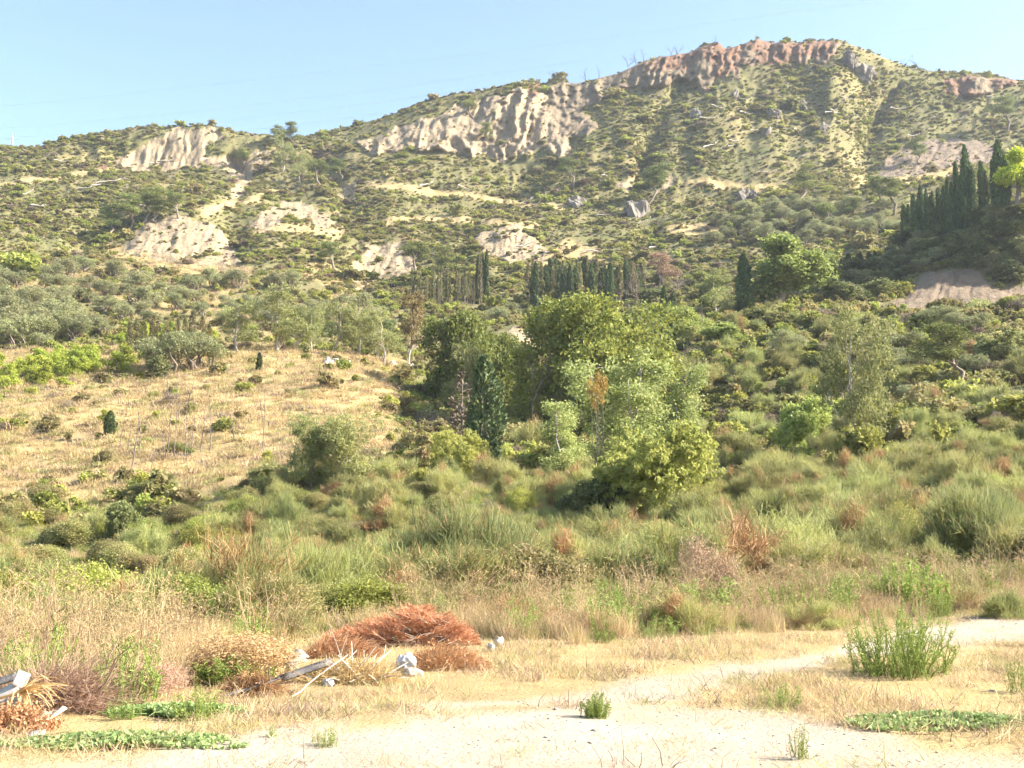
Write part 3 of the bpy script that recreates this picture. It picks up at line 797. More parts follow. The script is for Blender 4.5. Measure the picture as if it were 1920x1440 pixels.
def k_creeper(seed, W=2.6, D=0.8, n=1500, ln=0.05, leafm='creeper'):
    r = np.random.default_rng(seed); g = Geo()
    a = r.random(n) * 6.283; q = np.sqrt(r.random(n)) * (0.75 + 0.35 * vnoise(a * 1.2, a * 0 + seed, seed))
    keep = vnoise(q * np.cos(a) * 5, q * np.sin(a) * 5, seed) > -0.45
    Cn = np.stack([np.cos(a) * q * W / 2, np.sin(a) * q * D / 2, 0.015 + r.random(n) * 0.09 * (1.1 - q)], -1)[keep]
    leaves(g, Cn, ln, ln * 0.75, r, None, 1.0, 0)
    for i in range(30):
        a1 = r.uniform(0, 6.28); e = np.array([math.cos(a1) * W * 0.45, math.sin(a1) * D * 0.45, 0.03])
        tube(g, wig((0, 0, 0.02), e, 5, 0.15, r), np.full(5, 0.004), 4, 0)
    return [('foliage', g.mesh('creeper', M[leafm]))]

def k_tuft(seed, leafm='grass', H=0.6, W=0.35, n=60, wd=0.007, heads=0.4, lean=0.35):
    r = np.random.default_rng(seed); g = Geo()
    P0 = np.stack([r.normal(0, W * 0.3, n), r.normal(0, W * 0.3, n), np.full(n, -0.03)], -1)
    d = unit(np.stack([r.normal(0, lean, n), r.normal(0, lean, n), np.ones(n)], -1))
    L = H * r.uniform(0.35, 1.0, (n, 1))
    P1 = P0 + d * L + np.array([0.05 * H, 0, 0])
    strips(g, P0, P1, r.normal(0, 0.05 * H, (n, 3)), wd, r, 0)
    hd = r.random(n) < heads
    if hd.sum():
        Cn = np.repeat(P1[hd], 2, 0) + r.normal(0, 0.012, (hd.sum() * 2, 3))
        leaves(g, Cn, 0.04, wd * 1.3, r, np.repeat(d[hd], 2, 0) * 2, 0.5, 1)
    return g.mesh('tuft', [M[leafm], M['seed']])

def k_stalk(seed, H=0.9, n=9, leafm='seed'):                 # tall dry weeds with round seed heads
    r = np.random.default_rng(seed); g = Geo()
    for i in range(n):
        b = np.array([r.normal(0, 0.12), r.normal(0, 0.12), -0.03]); e = b + np.array([r.normal(0, 0.14), r.normal(0, 0.14), H * r.uniform(0.55, 1)])
        pth = wig(b, e, 5, 0.1, r); tube(g, pth, np.linspace(0.005, 0.003, 5), 3, 0)
        for q in range(r.integers(4, 10)):
            k = pth[r.integers(2, 5)]; e2 = k + np.array([r.normal(0, 0.1), r.normal(0, 0.1), r.uniform(0.02, 0.16)])
            tube(g, np.array([k, (k + e2) / 2 + r.normal(0, 0.008, 3), e2]), np.full(3, 0.0025), 3, 0)
            leaves(g, e2 + r.normal(0, 0.01, (3, 3)), 0.024, 0.014, r, None, 1, 1)
    return g.mesh('stalk', [M['grass'], M[leafm]])

def k_snag(seed, H=6, spread=0.5, depth=5, mat='dead', r0=0.11):
    r = np.random.default_rng(seed); g = Geo()
    def br(p, d, L, rad, lv):
        e = p + d * L
        tube(g, wig(p, e, 4, 0.25, r), np.linspace(rad, rad * 0.55, 4), 5 if lv > 1 else 4)
        if lv <= 0: return
        for _ in range(r.integers(2, 4)):
            nd = unit(d + r.normal(0, spread, 3) + np.array([0, 0, 0.12]))
            br(p + d * L * r.uniform(0.6, 1.0), nd, L * r.uniform(0.55, 0.8), rad * 0.55, lv - 1)
    br(np.array([0, 0, -0.3]), unit(np.array([r.normal(0, 0.08), r.normal(0, 0.08), 1.0])), H * 0.36, r0, depth)
    return [('branches', g.mesh('snag', M[mat], True))]

def k_pole(seed, H=6, mat='dead', twigs=12):
    r = np.random.default_rng(seed); g = Geo()
    pth = wig((0, 0, -0.3), (r.uniform(-0.35, 0.35), r.uniform(-0.2, 0.2), H), 8, 0.12, r)
    tube(g, pth, np.linspace(0.065, 0.022, 8), 6)
    for i in range(twigs):
        k = pth[r.integers(2, 8)]; a = r.uniform(0, 6.28); q = r.uniform(0.2, 0.7)
        tube(g, wig(k, k + np.array([math.cos(a) * q, math.sin(a) * q, r.uniform(0.1, 0.6)]), 3, 0.2, r), np.linspace(0.022, 0.008, 3), 4)
    return [('stem', g.mesh('pole', M[mat], True))]

def k_log(seed, Ln=5):
    r = np.random.default_rng(seed); g = Geo()
    pth = wig((-Ln / 2, 0, 0.25), (Ln / 2, 0, 0.5), 7, 0.25, r); tube(g, pth, np.linspace(0.22, 0.06, 7), 6)
    for i in range(7):
        k = pth[r.integers(3, 7)]
        tube(g, wig(k, k + np.array([r.uniform(0.2, 1.2), r.normal(0, 0.6), r.uniform(0, 0.8)]), 4, 0.2, r), np.linspace(0.07, 0.02, 4), 4)
    return [('stem', g.mesh('fallen_trunk', M['snag'], True))]

def k_rock(seed, mat='rockgrey', flat=0.7, sub=4):
    import bmesh
    r = np.random.default_rng(seed)
    bm = bmesh.new(); bmesh.ops.create_icosphere(bm, subdivisions=sub, radius=0.5)
    for v_ in bm.verts:
        p = np.array(v_.co)
        k = 1 + 0.75 * float(fbm(p[0] * 2.6 + seed, p[1] * 2.6 + p[2] * 2.1, seed, 4)) - 0.25 * abs(float(vnoise(p[0] * 7 + 3, p[2] * 6 + p[1] * 5, seed)))
        v_.co = (p[0] * k, p[1] * k, p[2] * k * flat)
    me = bpy.data.meshes.new('rock'); bm.to_mesh(me); bm.free(); me.materials.append(M[mat])
    return [('stone', me)]

ORD = 'first second third fourth fifth sixth seventh eighth ninth tenth eleventh twelfth thirteenth fourteenth fifteenth sixteenth seventeenth eighteenth nineteenth twentieth'.split()
PROTO = {}
def proto(key, fn, *a, **k):
    parts = fn(*a, **k)
    lo = np.full(3, 1e9); hi = -lo
    for _, me in parts:
        co = np.empty(len(me.vertices) * 3, np.float32); me.vertices.foreach_get('co', co); co = co.reshape(-1, 3)
        lo = np.minimum(lo, np.percentile(co, 0.5, 0)); hi = np.maximum(hi, np.percentile(co, 99.5, 0))
    PROTO[key] = (parts, hi[2], 0.5 * (hi[0] - lo[0] + hi[1] - lo[1]))

def plant(key, name, loc, H, W, label, cat, group=None, rz=None, tilt=(0, 0)):
    parts, h0, w0 = PROTO[key]
    W = H / h0 * w0 if W is None else W
    s = (W / w0, W / w0, H / h0)
    rz = rng.uniform(0, 6.28) if rz is None else rz
    if len(parts) == 1:
        o = obj(name, parts[0][1], None, loc, rz, s)
        root = o
    else:
        root = obj(name, None, None, loc, rz, s)
        for pn, me in parts: obj(pn, me, root)
    root.rotation_euler = (tilt[0], tilt[1], rz)
    return tag(root, label, cat, group)

def put(key, name, u, v, hpx, wpx, label, cat, group=None, Y=None, rz=None, tilt=(0, 0), sink=0.0):
    p = at(u, v, Y); y = p[1]
    if Y is not None: hpx = max(hpx * 0.5, float(vof(p[2] / y)) - (v - hpx))
    p[2] -= sink
    return plant(key, name, p, hpx * y / F, None if wpx is None else wpx * y / F, label, cat, group, rz, tilt)

# scattered cover nobody could count: points carry size and turn, nodes set a small plant on each
def scatter(name, P3, srcs, scale, sd, label=None, zs=(0.8, 1.2), tilt=0.12):
    r = np.random.default_rng(sd); n = len(P3)
    col = bpy.data.collections.new(name + '_kinds')
    for i, me in enumerate(srcs):
        o = bpy.data.objects.new('%s_kind_%02d' % (name, i), me); col.objects.link(o)
    me = bpy.data.meshes.new(name); me.vertices.add(n); me.vertices.foreach_set('co', np.asarray(P3, np.float32).ravel())
    a = me.attributes.new('idx', 'INT', 'POINT'); a.data.foreach_set('value', r.integers(0, len(srcs), n).astype(np.int32))
    s = np.asarray(scale(r, n) if callable(scale) else scale, float).reshape(n, 1)
    scl = np.concatenate([s * r.uniform(0.8, 1.25, (n, 1)), s * r.uniform(0.8, 1.25, (n, 1)), s * r.uniform(*zs, (n, 1))], 1)
    a = me.attributes.new('scl', 'FLOAT_VECTOR', 'POINT'); a.data.foreach_set('vector', scl.astype(np.float32).ravel())
    rot = np.concatenate([r.normal(0, tilt, (n, 2)), r.uniform(0, 6.283, (n, 1))], 1)
    a = me.attributes.new('rot', 'FLOAT_VECTOR', 'POINT'); a.data.foreach_set('vector', rot.astype(np.float32).ravel())
    o = obj(name, me); tag(o, label, None, None, 'stuff')
    g = bpy.data.node_groups.new(name + '_nodes', 'GeometryNodeTree')
    g.interface.new_socket('Geometry', in_out='INPUT', socket_type='NodeSocketGeometry')
    g.interface.new_socket('Geometry', in_out='OUTPUT', socket_type='NodeSocketGeometry')
    gi = g.nodes.new('NodeGroupInput'); go = g.nodes.new('NodeGroupOutput')
    ci = g.nodes.new('GeometryNodeCollectionInfo'); ci.inputs['Collection'].default_value = col
    ci.inputs['Separate Children'].default_value = True; ci.inputs['Reset Children'].default_value = True
    ip = g.nodes.new('GeometryNodeInstanceOnPoints'); ip.inputs['Pick Instance'].default_value = True
    def na(nm, ty):
        q = g.nodes.new('GeometryNodeInputNamedAttribute'); q.data_type = ty; q.inputs['Name'].default_value = nm
        return q.outputs['Attribute']
    g.links.new(gi.outputs[0], ip.inputs['Points']); g.links.new(ci.outputs[0], ip.inputs['Instance'])
    g.links.new(na('idx', 'INT'), ip.inputs['Instance Index'])
    er = g.nodes.new('FunctionNodeEulerToRotation'); g.links.new(na('rot', 'FLOAT_VECTOR'), er.inputs[0]); g.links.new(er.outputs[0], ip.inputs['Rotation'])
    g.links.new(na('scl', 'FLOAT_VECTOR'), ip.inputs['Scale'])
    g.links.new(ip.outputs[0], go.inputs[0])
    md = o.modifiers.new('cover', 'NODES'); md.node_group = g
    return o

# ---- kinds
for i in range(3):
    proto('euc%d' % i, k_euc, 100 + i)
    proto('olive%d' % i, k_olive, 110 + i)
    proto('cyp%d' % i, k_cypress, 120 + i)
    proto('cypthin%d' % i, k_cypress, 130 + i, 'cypress_thin', 10, 1.3, 1500, 0.42, 0.18)
    proto('pine%d' % i, k_pine, 140 + i, 'pine', 8, 5, 0.3 + 0.12 * i)
    proto('sapling%d' % i, k_sapling, 150 + i)
    proto('pole%d' % i, k_pole, 160 + i)
    proto('burntpole%d' % i, k_pole, 165 + i, 6, 'burnt', 8)
    proto('snag%d' % i, k_snag, 170 + i)
    proto('log%d' % i, k_log, 180 + i)
    proto('shrub%d' % i, k_shrub, 190 + i, 'scrub', 1.4, 2.2, 30, 16)
    proto('shrubb%d' % i, k_shrub, 200 + i, 'scrub_bright', 1.5, 2.2, 30, 16)
    proto('shrubd%d' % i, k_shrub, 210 + i, 'scrub_dark', 1.8, 2.4, 34, 18)
    proto('dead%d' % i, k_shrub, 215 + i, 'scrub_dead', 1.3, 2.0, 22, 12, 0.22, 0.02)
    proto('weed%d' % i, k_weed, 230 + i)
    proto('near%d' % i, k_shrub, 270 + i, ['scrub', 'scrub_bright', 'scrub'][i], 1.2, 2.0, 110, 30, 0.055, 0.032)
for i in range(4):
    proto('broom%d' % i, k_broom, 220 + i, 'broom', 2.0, 2.8, 5200, 0.016, 0.06 * i)
M['bigbush'] = leaf_mat('bigbush', (0.15, 0.17, 0.04), (0.235, 0.24, 0.07), None, 0.5, 0.1)
proto('bigbush', k_shrub, 218, 'bigbush', 4.6, 7.5, 190, 26, 0.20, 0.09)
proto('bigbushd', k_shrub, 219, 'scrub_dark', 2.5, 4.5, 120, 20, 0.16, 0.09)
proto('featherbush', k_weed, 236, 'weed', 1.0, 1.5, 110, 60, 0.06, 0.012)
proto('leafbush', k_weed, 237, 'weed', 1.0, 1.1, 70, 60, 0.08, 0.022)
proto('broomdk', k_broom, 228, 'broom_dark', 2.0, 3.2, 8000, 0.013, 0.12)
proto('broomdry', k_broom, 226, 'broom_dry', 2.0, 2.8, 2600, 0.018, 0.0)
proto('broombrown', k_broom, 227, 'broom', 3.0, 3.2, 3200, 0.018, 0.5, 0.5)
proto('big_broad', k_broadleaf, 240, 'broad', 9.5, 13, 18, 0.28)
proto('broad', k_broadleaf, 241, 'broad_dark', 7, 9, 13, 0.28)
proto('bright', k_broadleaf, 242, 'broad_bright', 8, 8, 9)
proto('bright2', k_broadleaf, 243, 'broad_bright', 7, 8, 7)
proto('lime', k_broadleaf, 244, 'lime', 7, 6, 8)
proto('poplar0', k_poplar, 250)
proto('poplar1', k_poplar, 251)
proto('orangetree', k_poplar, 252, 'orange_leaf', 8, 3, 6, 5)
proto('eucbrown', k_euc, 260, 'euc_brown', 10, 4, 9, 0.35)
proto('eucdense', k_euc, 265, 'euc', 9, 6.5, 20, 0.10, 44, 0.15)
proto('eucbig', k_euc, 261, 'euc', 10, 8, 19, 0.22, 34, 0.10)
proto('conifer', k_cypress, 262, 'cypress', 10, 3.2, 3800, 0.25, 0.02)
proto('coniferbrown', k_cypress, 263, 'scrub_dead', 10, 2.6, 1500, 0.45, 0.03)
proto('redtree', k_pine, 264, 'twig_red', 8, 6, 0.35)

# ---- single trees of the valley and the lower slopes
put('big_broad', 'broadleaf_tree', 1112, 735, 172, 300, 'huge olive-green broadleaf tree, widest crown in the middle of the valley', 'tree', Y=118)
put('broad', 'broadleaf_tree', 880, 712, 118, 150, 'dark green broadleaf tree beside the pale cut bank, left of the huge tree', 'tree', Y=128)
put('broad', 'broadleaf_tree', 965, 700, 70, 90, 'low dark broadleaf tree between the two larger crowns in mid valley', 'tree', Y=132)
put('euc1', 'willow_tree', 866, 735, 90, 75, 'greyish green drooping tree in front of the dark broadleaf tree', 'tree', Y=118)
put('poplar0', 'poplar_tree', 1180, 905, 250, 185, 'airy pale green poplar cluster with white trunks, tallest in the valley', 'tree', Y=80)
put('poplar1', 'poplar_tree', 1245, 890, 205, 130, 'pale poplar on the right edge of the poplar cluster', 'tree', Y=84)
put('poplar1', 'poplar_tree', 1075, 905, 155, 120, 'smaller pale poplar with a leaning trunk, left of the poplar cluster', 'tree', Y=77, rz=1.0)
put('orangetree', 'poplar_tree', 1120, 800, 104, 34, 'small poplar with orange autumn leaves on the left of the cluster', 'tree', Y=79)
put('conifer', 'conifer_tree', 908, 880, 215, 80, 'dark ragged conifer with spreading lower branches below the broadleaf trees', 'tree', Y=84)
put('coniferbrown', 'conifer_tree', 866, 855, 160, 60, 'thin brownish half-dead conifer left of the dark ragged conifer', 'tree', Y=88)
put('eucbig', 'eucalyptus_tree', 1605, 815, 226, 150, 'tall open eucalyptus with pale limbs alone on the scrubby right slope', 'tree', Y=78, rz=2.1)
put('eucdense', 'eucalyptus_tree', 583, 922, 145, 92, 'bushy eucalyptus at the foot of the dry meadow, left of a pair', 'tree', Y=74)
put('eucdense', 'eucalyptus_tree', 650, 926, 150, 110, 'bushy eucalyptus at the foot of the dry meadow, right of a pair', 'tree', Y=73)
put('eucbrown', 'eucalyptus_tree', 773, 655, 112, 50, 'slender brownish eucalyptus with a white trunk behind the dark broadleaf tree', 'tree', Y=158)
put('euc0', 'eucalyptus_tree', 522, 668, 135, 95, 'tallest dark green eucalyptus in the row above the meadow', 'tree', Y=150)
for i, (u, v, h, w_, lb) in enumerate([(448, 672, 110, 80, 'brownish eucalyptus at the left end of the row above the meadow'),
      (585, 668, 95, 60, 'pale eucalyptus just right of the tallest one above the meadow'),
      (632, 662, 95, 70, 'grey-green eucalyptus fourth in the row above the meadow'),
      (700, 668, 65, 50, 'small dark eucalyptus near the rubble at the meadow top'),
      (716, 655, 85, 70, 'rounded grey eucalyptus left of the slender white-trunked one'),
      (560, 660, 85, 60, 'eucalyptus half hidden behind the tallest one in the row'),
      (668, 640, 75, 55, 'eucalyptus at the back of the row beside a small bare bank')]):
    put('euc%d' % (i % 3), 'eucalyptus_tree', u, v, h, w_, lb, 'tree', 'eucalyptus row above the meadow', Y=148 + 5 * (i % 4))
put('olive0', 'olive_tree', 305, 697, 72, 100, 'grey-green olive tree on the meadow crest, left of a touching pair', 'tree', Y=131)
put('olive1', 'olive_tree', 368, 690, 72, 95, 'grey-green olive tree on the meadow crest, right of a touching pair', 'tree', Y=133)
put('shrubd0', 'dark_shrub', 308, 698, 32, 45, 'small dark shrub under the left olive of the pair', 'shrub', Y=127)
put('bright', 'broadleaf_tree', 1462, 580, 132, 145, 'large yellow-green tree with an open crown below the cypress spur', 'tree', Y=172)
put('bright2', 'broadleaf_tree', 1555, 545, 75, 62, 'yellow-green tree just left of the dark cypress spur', 'tree', Y=190)
put('cyp0', 'cypress_tree', 1395, 585, 112, 34, 'lone dark cypress left of the large yellow-green tree', 'tree', Y=171)
put('euc1', 'broadleaf_tree', 1345, 602, 98, 75, 'thin rusty-green tree between the lone cypress and the bare grey tree', 'tree', Y=166)
put('bright2', 'broadleaf_tree', 1300, 650, 78, 95, 'bright green bushy tree at the end of the bramble bank', 'tree', Y=148)
put('bright', 'broadleaf_tree', 1368, 660, 58, 85, 'low light-green tree on the bramble bank, right of the bright bushy one', 'tree', Y=138)
put('bright2', 'broadleaf_tree', 1490, 812, 65, 110, 'bright green rounded bush-tree left of the lone open eucalyptus', 'tree', Y=82)
put('lime', 'broadleaf_tree', 1912, 380, 95, 80, 'vivid lime-green tree on the spur at the right edge', 'tree')
put('pine1', 'pine_tree', 1795, 725, 118, 115, 'dense dark pine on the right slope below the hill road', 'tree', Y=104)
put('shrubd1', 'evergreen_tree', 1880, 700, 78, 95, 'round dark evergreen at the right edge below the hill road', 'tree', Y=112)
put('olive2', 'olive_tree', 1772, 640, 62, 95, 'grey olive tree just under the hill road', 'tree', Y=134)
put('bigbush', 'round_shrub', 855, 905, 100, 105, 'round pale grey-green shrub in front of the ragged conifer', 'shrub', Y=76)
put('broom1', 'broom_bush', 1042, 790, 98, 150, 'large dome of dark broom behind the poplars', 'shrub', Y=122)
put('bigbush', 'round_shrub', 1235, 960, 158, 240, 'very large bright green bush with dark shade beneath, in front of the poplars', 'shrub', Y=62)
put('bigbushd', 'dark_shrub', 1120, 965, 60, 130, 'dark low bush at the left foot of the very large bright bush', 'shrub', Y=62)
put('broom2', 'broom_bush', 1000, 850, 65, 90, 'grey broom bush between the ragged conifer and the poplars', 'shrub', Y=100)
put('shrubb1', 'round_shrub', 1600, 860, 62, 85, 'vivid green bush below the lone open eucalyptus', 'shrub', Y=70)
put('snag0', 'bare_tree', 1225, 650, 150, 110, 'large leafless grey tree leaning beside the cypress wood', 'tree', Y=160, tilt=(0, -0.25), rz=0.0)
put('snag1', 'bare_tree', 1000, 745, 120, 40, 'crooked bare trunk standing left under the huge broadleaf tree', 'tree', Y=112)
put('pole1', 'dead_tree', 1318, 640, 90, 12, 'pale dead trunk beside the bright green bushy tree', 'tree', Y=146)
put('redtree', 'pine_tree', 1243, 560, 90, 60, 'rust-red dead pine at the right end of the cypress wood', 'tree', Y=236)
for u, v, h, lb in ((1248, 650, 118, 'left of two dark cypresses right of the bare grey tree'), (1264, 648, 105, 'right of two dark cypresses right of the bare grey tree')):
    put('cyp1', 'cypress_tree', u, v, h, 20, lb, 'tree', Y=156)
for i, (u, v, h, w_, lb) in enumerate([(205, 822, 50, 26, 'small round-topped cypress alone on the dry meadow'), (485, 700, 38, 14, 'short cypress at the meadow crest right of the olives'),
      (193, 800, 30, 22, 'small pine leaning on the lone meadow cypress')]):
    put('cyp2' if i != 2 else 'sapling0', 'cypress_tree', u, v, h, w_, lb, 'tree')

# ---- cypress rows
g1 = 'cypress row under the pale clay faces'
for i in range(24):
    u = 772 + i * 6.0 + rng.uniform(-2, 2); h = rng.uniform(48, 74)
    if 896 < u: h = rng.uniform(85, 98)
    put('cypthin%d' % (i % 3), 'cypress_tree', u, 570, h, rng.uniform(7, 10), 'thin half-burnt cypress in the row under the pale clay faces', 'tree', g1, Y=228 + rng.uniform(-4, 4))
for u, h in ((897, 92), (904, 96), (912, 104)):
    put('cyp%d' % (int(u) % 3), 'cypress_tree', u, 568, h, 11, 'tall slim green cypress at the right end of the row under the pale clay faces', 'tree', g1, Y=230)
g2 = 'cypress wood behind the huge broadleaf tree'
for i in range(40):
    u = 992 + i * 5.4 + rng.uniform(-3, 3); h = rng.uniform(70, 96) * (1 if u < 1150 else 0.9)
    put(('cyp%d' if rng.random() < 0.6 else 'cypthin%d') % (i % 3), 'cypress_tree', u, 572, h, rng.uniform(11, 17), 'upright cypress in the dense wood behind the huge broadleaf tree', 'tree', g2, Y=228 + rng.uniform(-9, 8))
g3 = 'tall cypresses on the shaded spur'
SPUR = [(1698, 392, 462), (1706, 392, 462), (1717, 370, 458), (1731, 355, 455), (1741, 360, 452), (1753, 365, 450), (1764, 360, 448),
        (1773, 355, 446), (1783, 340, 444), (1797, 310, 438), (1806, 335, 436), (1817, 276, 432), (1828, 320, 425), (1843, 310, 415), (1853, 330, 410), (1866, 305, 402), (1879, 266, 395), (1890, 300, 388),
        (1724, 380, 470), (1748, 375, 468), (1790, 350, 455)]
sp_order = sorted(q[0] for q in SPUR if q[1] not in (276, 266))
for i, (u, tip, base) in enumerate(SPUR):
    big = tip in (276, 266)
    put('cyp%d' % (i % 3), 'cypress_tree', u, base, base - tip + 12, rng.uniform(12, 20) + 9 * big,
        ('broad tall cypress, left of the two highest on the shaded spur' if tip == 276 else 'highest cypress beside the lime-green tree on the shaded spur') if big else ORD[sp_order.index(u)] + ' dark cypress from the left in the line climbing the shaded spur', 'tree', g3)
for i in range(14):
    u = 1578 + i * 5.5 + rng.uniform(-3, 3)
    put('cyp%d' % (i % 3), 'cypress_tree', u, 540, rng.uniform(48, 70), rng.uniform(10, 15), 'small cypress in the clump at the foot of the shaded spur', 'tree', 'cypress clump at the foot of the spur', Y=196 + rng.uniform(-5, 6))
for i in range(12):
    put('cypthin%d' % (i % 3), 'cypress_tree', 245 + i * 13 + rng.uniform(-5, 5), 640, rng.uniform(34, 62), rng.uniform(13, 20), 'dull green cypress in the clump behind the olive pair', 'tree', 'cypress clump behind the olive pair', Y=150 + rng.uniform(-6, 6))

# ---- olive groves
def grove(n, poly, y0, y1, keys, hpx, asp, name, label, cat, group, sd, mind=14):
    r = np.random.default_rng(sd); pol = np.array(P2(poly)); got = []; tries = 0
    while len(got) < n and tries < 6000:
        tries += 1
        u = r.uniform(pol[:, 0].min(), pol[:, 0].max()); v = r.uniform(pol[:, 1].min(), pol[:, 1].max())
        if not inpoly(np.array([u]), np.array([v]), pol)[0]: continue
        if any(abs(u - a) + 1.4 * abs(v - b) < mind for a, b in got): continue
        p = at(u, v)
        if not (y0 <= p[1] <= y1): continue
        got.append((u, v)); h = r.uniform(*hpx)
        plant(keys[r.integers(len(keys))], name, p - np.array([0, 0, 0.1]), h * p[1] / F, h * asp * r.uniform(0.85, 1.2) * p[1] / F, label, cat, group)
grove(66, '-30,520 130,500 300,530 450,520 640,560 700,600 560,640 480,600 330,640 240,620 100,660 -30,660', 120, 260, ['olive0', 'olive1', 'olive2'], (26, 40), 1.35,
      'olive_tree', 'grey-green olive tree in the grove on the terraced left slope', 'tree', 'olive grove on the left slope', 1, 24)
grove(12, '-30,590 140,590 160,650 -30,660', 110, 210, ['olive0', 'olive2'], (48, 62), 1.3, 'olive_tree', 'large dark olive tree at the lower left edge of the grove', 'tree', 'large olives at the grove edge', 2, 40)
grove(34, '1300,400 1420,385 1560,400 1690,400 1690,440 1560,470 1400,455 1300,460', 225, 330, ['olive0', 'olive1', 'olive2'], (22, 32), 1.4,
      'olive_tree', 'silvery olive tree in the grove left of the cypress spur', 'tree', 'olive grove left of the spur', 3, 20)
grove(26, '-20,690 240,680 250,700 230,706 150,716 60,730 -20,735', 110, 150, ['sapling0', 'sapling1', 'sapling2'], (30, 50), 0.85,
      'young_pine', 'bright yellow-green young pine in the thicket left of the olive pair', 'tree', 'young pines left of the olive pair', 4, 12)
grove(9, '225,640 330,630 400,640 400,650 300,655 230,655', 130, 175, ['sapling0', 'sapling1'], (26, 36), 0.9,
      'young_pine', 'bright young pine in front of the cypress clump behind the olive pair', 'tree', 'young pines by the cypress clump', 5, 16)
grove(12, '1590,820 1700,700 1400,690 1420,640 1700,620 1900,640 1900,800', 60, 150, ['olive0', 'olive2'], (34, 52), 1.5,
      'grey_shrub', 'grey willow-like shrub on the scrubby right slope', 'shrub', 'grey shrubs on the right slope', 6, 60)
grove(70, '1560,545 1640,500 1720,455 1830,420 1925,385 1925,545 1860,530 1800,500 1740,505 1640,560 1560,575', 160, 240, ['shrubd0', 'shrubd1', 'shrubd2', 'olive2'], (24, 40), 1.5,
      'evergreen_shrub', 'dark evergreen shrub in the thicket on the shaded spur', 'shrub', 'evergreen thicket on the shaded spur', 7, 15)
put('euc1', 'olive_tree', 1838, 495, 62, 46, 'sunlit pale shrub rising above the dark thicket on the shaded spur', 'tree')

# ---- pines on the mountain side
for i, (u, v, h, lb) in enumerate([(208, 442, 52, 'pine at the left of the clump on the white clay pyramid'), (243, 434, 58, 'second pine of the clump on the white clay pyramid'),
      (268, 424, 66, 'tallest pine of the clump on the white clay pyramid'), (290, 416, 50, 'pine above the bare face of the white clay pyramid'), (335, 410, 46, 'single pine on the right shoulder of the white clay pyramid'),
      (455, 322, 34, 'round pine on the bare grey slide below the left hilltop'), (549, 272, 40, 'pointed pine on the skyline notch'), (516, 275, 34, 'leaning pine left of the skyline notch'),
      (885, 222, 34, 'pine clinging to the upper edge of the main cliff'), (913, 268, 34, 'small pine in the middle of the main cliff face'), (1075, 352, 50, 'flat-topped pine below the right end of the main cliff'),
      (1218, 386, 66, 'pine beside the dark gully in the middle of the mountain'), (1508, 372, 58, 'pine with a bare trunk above the right olive grove'), (1675, 405, 62, 'pine left of the cypress spur'),
      (1655, 380, 46, 'pine among scrub behind the cypress spur'), (1722, 305, 44, 'pine in front of the grey slide at the right'), (1886, 250, 58, 'tall thin pine near the right edge of the mountain'),
      (785, 522, 66, 'pine at the left of the cypress row under the pale clay faces'), (828, 530, 60, 'second pine in the cypress row under the pale clay faces'), (625, 510, 48, 'pine on the slope left of the pale clay face'),
      (1560, 430, 48, 'pine in the right olive grove'), (1600, 420, 44, 'pine at the right of the right olive grove'), (640, 345, 40, 'pine in the dark hollow below the ridge'), (600, 350, 50, 'pine in the hollow right of the skyline eucalyptus')]):
    put('pine%d' % (i % 3), 'pine_tree', u, v, h * 1.15, h * 0.9, lb, 'tree', 'pines on the mountain side')
put('euc0', 'eucalyptus_tree', 530, 325, 72, 42, 'pale eucalyptus at the skyline notch, left of two', 'tree')
put('euc1', 'eucalyptus_tree', 563, 345, 62, 40, 'pale eucalyptus at the skyline notch, right of two', 'tree')

# ---- dead trunks and bare trees
for i, (u, v, h, tl) in enumerate([(318, 850, 140, 0), (327, 858, 172, 0), (345, 862, 120, .05), (361, 862, 112, 0), (375, 852, 95, .08), (395, 850, 105, 0), (243, 852, 62, 0), (262, 850, 74, -.05),
      (246, 885, 118, .16), (283, 932, 112, 0), (308, 868, 62, -.1), (490, 845, 118, .06), (230, 838, 55, 0), (334, 790, 62, 0), (312, 760, 60, .05), (355, 765, 50, .1), (505, 905, 80, .1), (532, 905, 72, -.08), (520, 910, 60, 0), (215, 925, 38, 0), (436, 830, 45, 0), (352, 880, 70, .03)]):
    put('pole%d' % (i % 3), 'dead_tree', u, v, h, 14 + rng.uniform(0, 8), 'thin leafless dead trunk standing on the dry meadow', 'tree', 'dead trunks on the dry meadow', tilt=(0, tl), rz=0)
for i in range(26):
    u = rng.uniform(680, 905); put('burntpole%d' % (i % 3), 'dead_tree', u, 572, rng.uniform(32, 58), 8, 'charred pole among the thin cypress row under the pale clay faces', 'tree', 'charred poles by the cypress row', Y=225 + rng.uniform(-4, 4))
for i in range(16):
    put('snag%d' % (i % 3), 'bare_tree', rng.uniform(1150, 1290), 570, rng.uniform(40, 75), None, 'bare greyish tree in the burnt patch right of the cypress wood', 'tree', 'bare trees right of the cypress wood', Y=226 + rng.uniform(-8, 8))
RIDGE = [(1035, 150, 24), (1098, 154, 28), (1122, 149, 26), (1178, 132, 34), (1192, 124, 32), (1206, 119, 28), (1258, 108, 30), (1272, 105, 26), (1340, 86, 20), (1418, 78, 14), (1720, 132, 34), (1693, 124, 20), (1738, 137, 20), (1756, 140, 16), (805, 194, 16), (893, 176, 14), (1582, 84, 12), (1640, 104, 14)]
for i, (u, v, h) in enumerate(sorted(RIDGE)):
    put('snag%d' % (i % 3), 'bare_tree', u, v + 3, h, h * 0.8, ORD[i] + ' leafless burnt tree from the left against the sky on the ridge', 'tree', 'burnt trees on the ridge line')
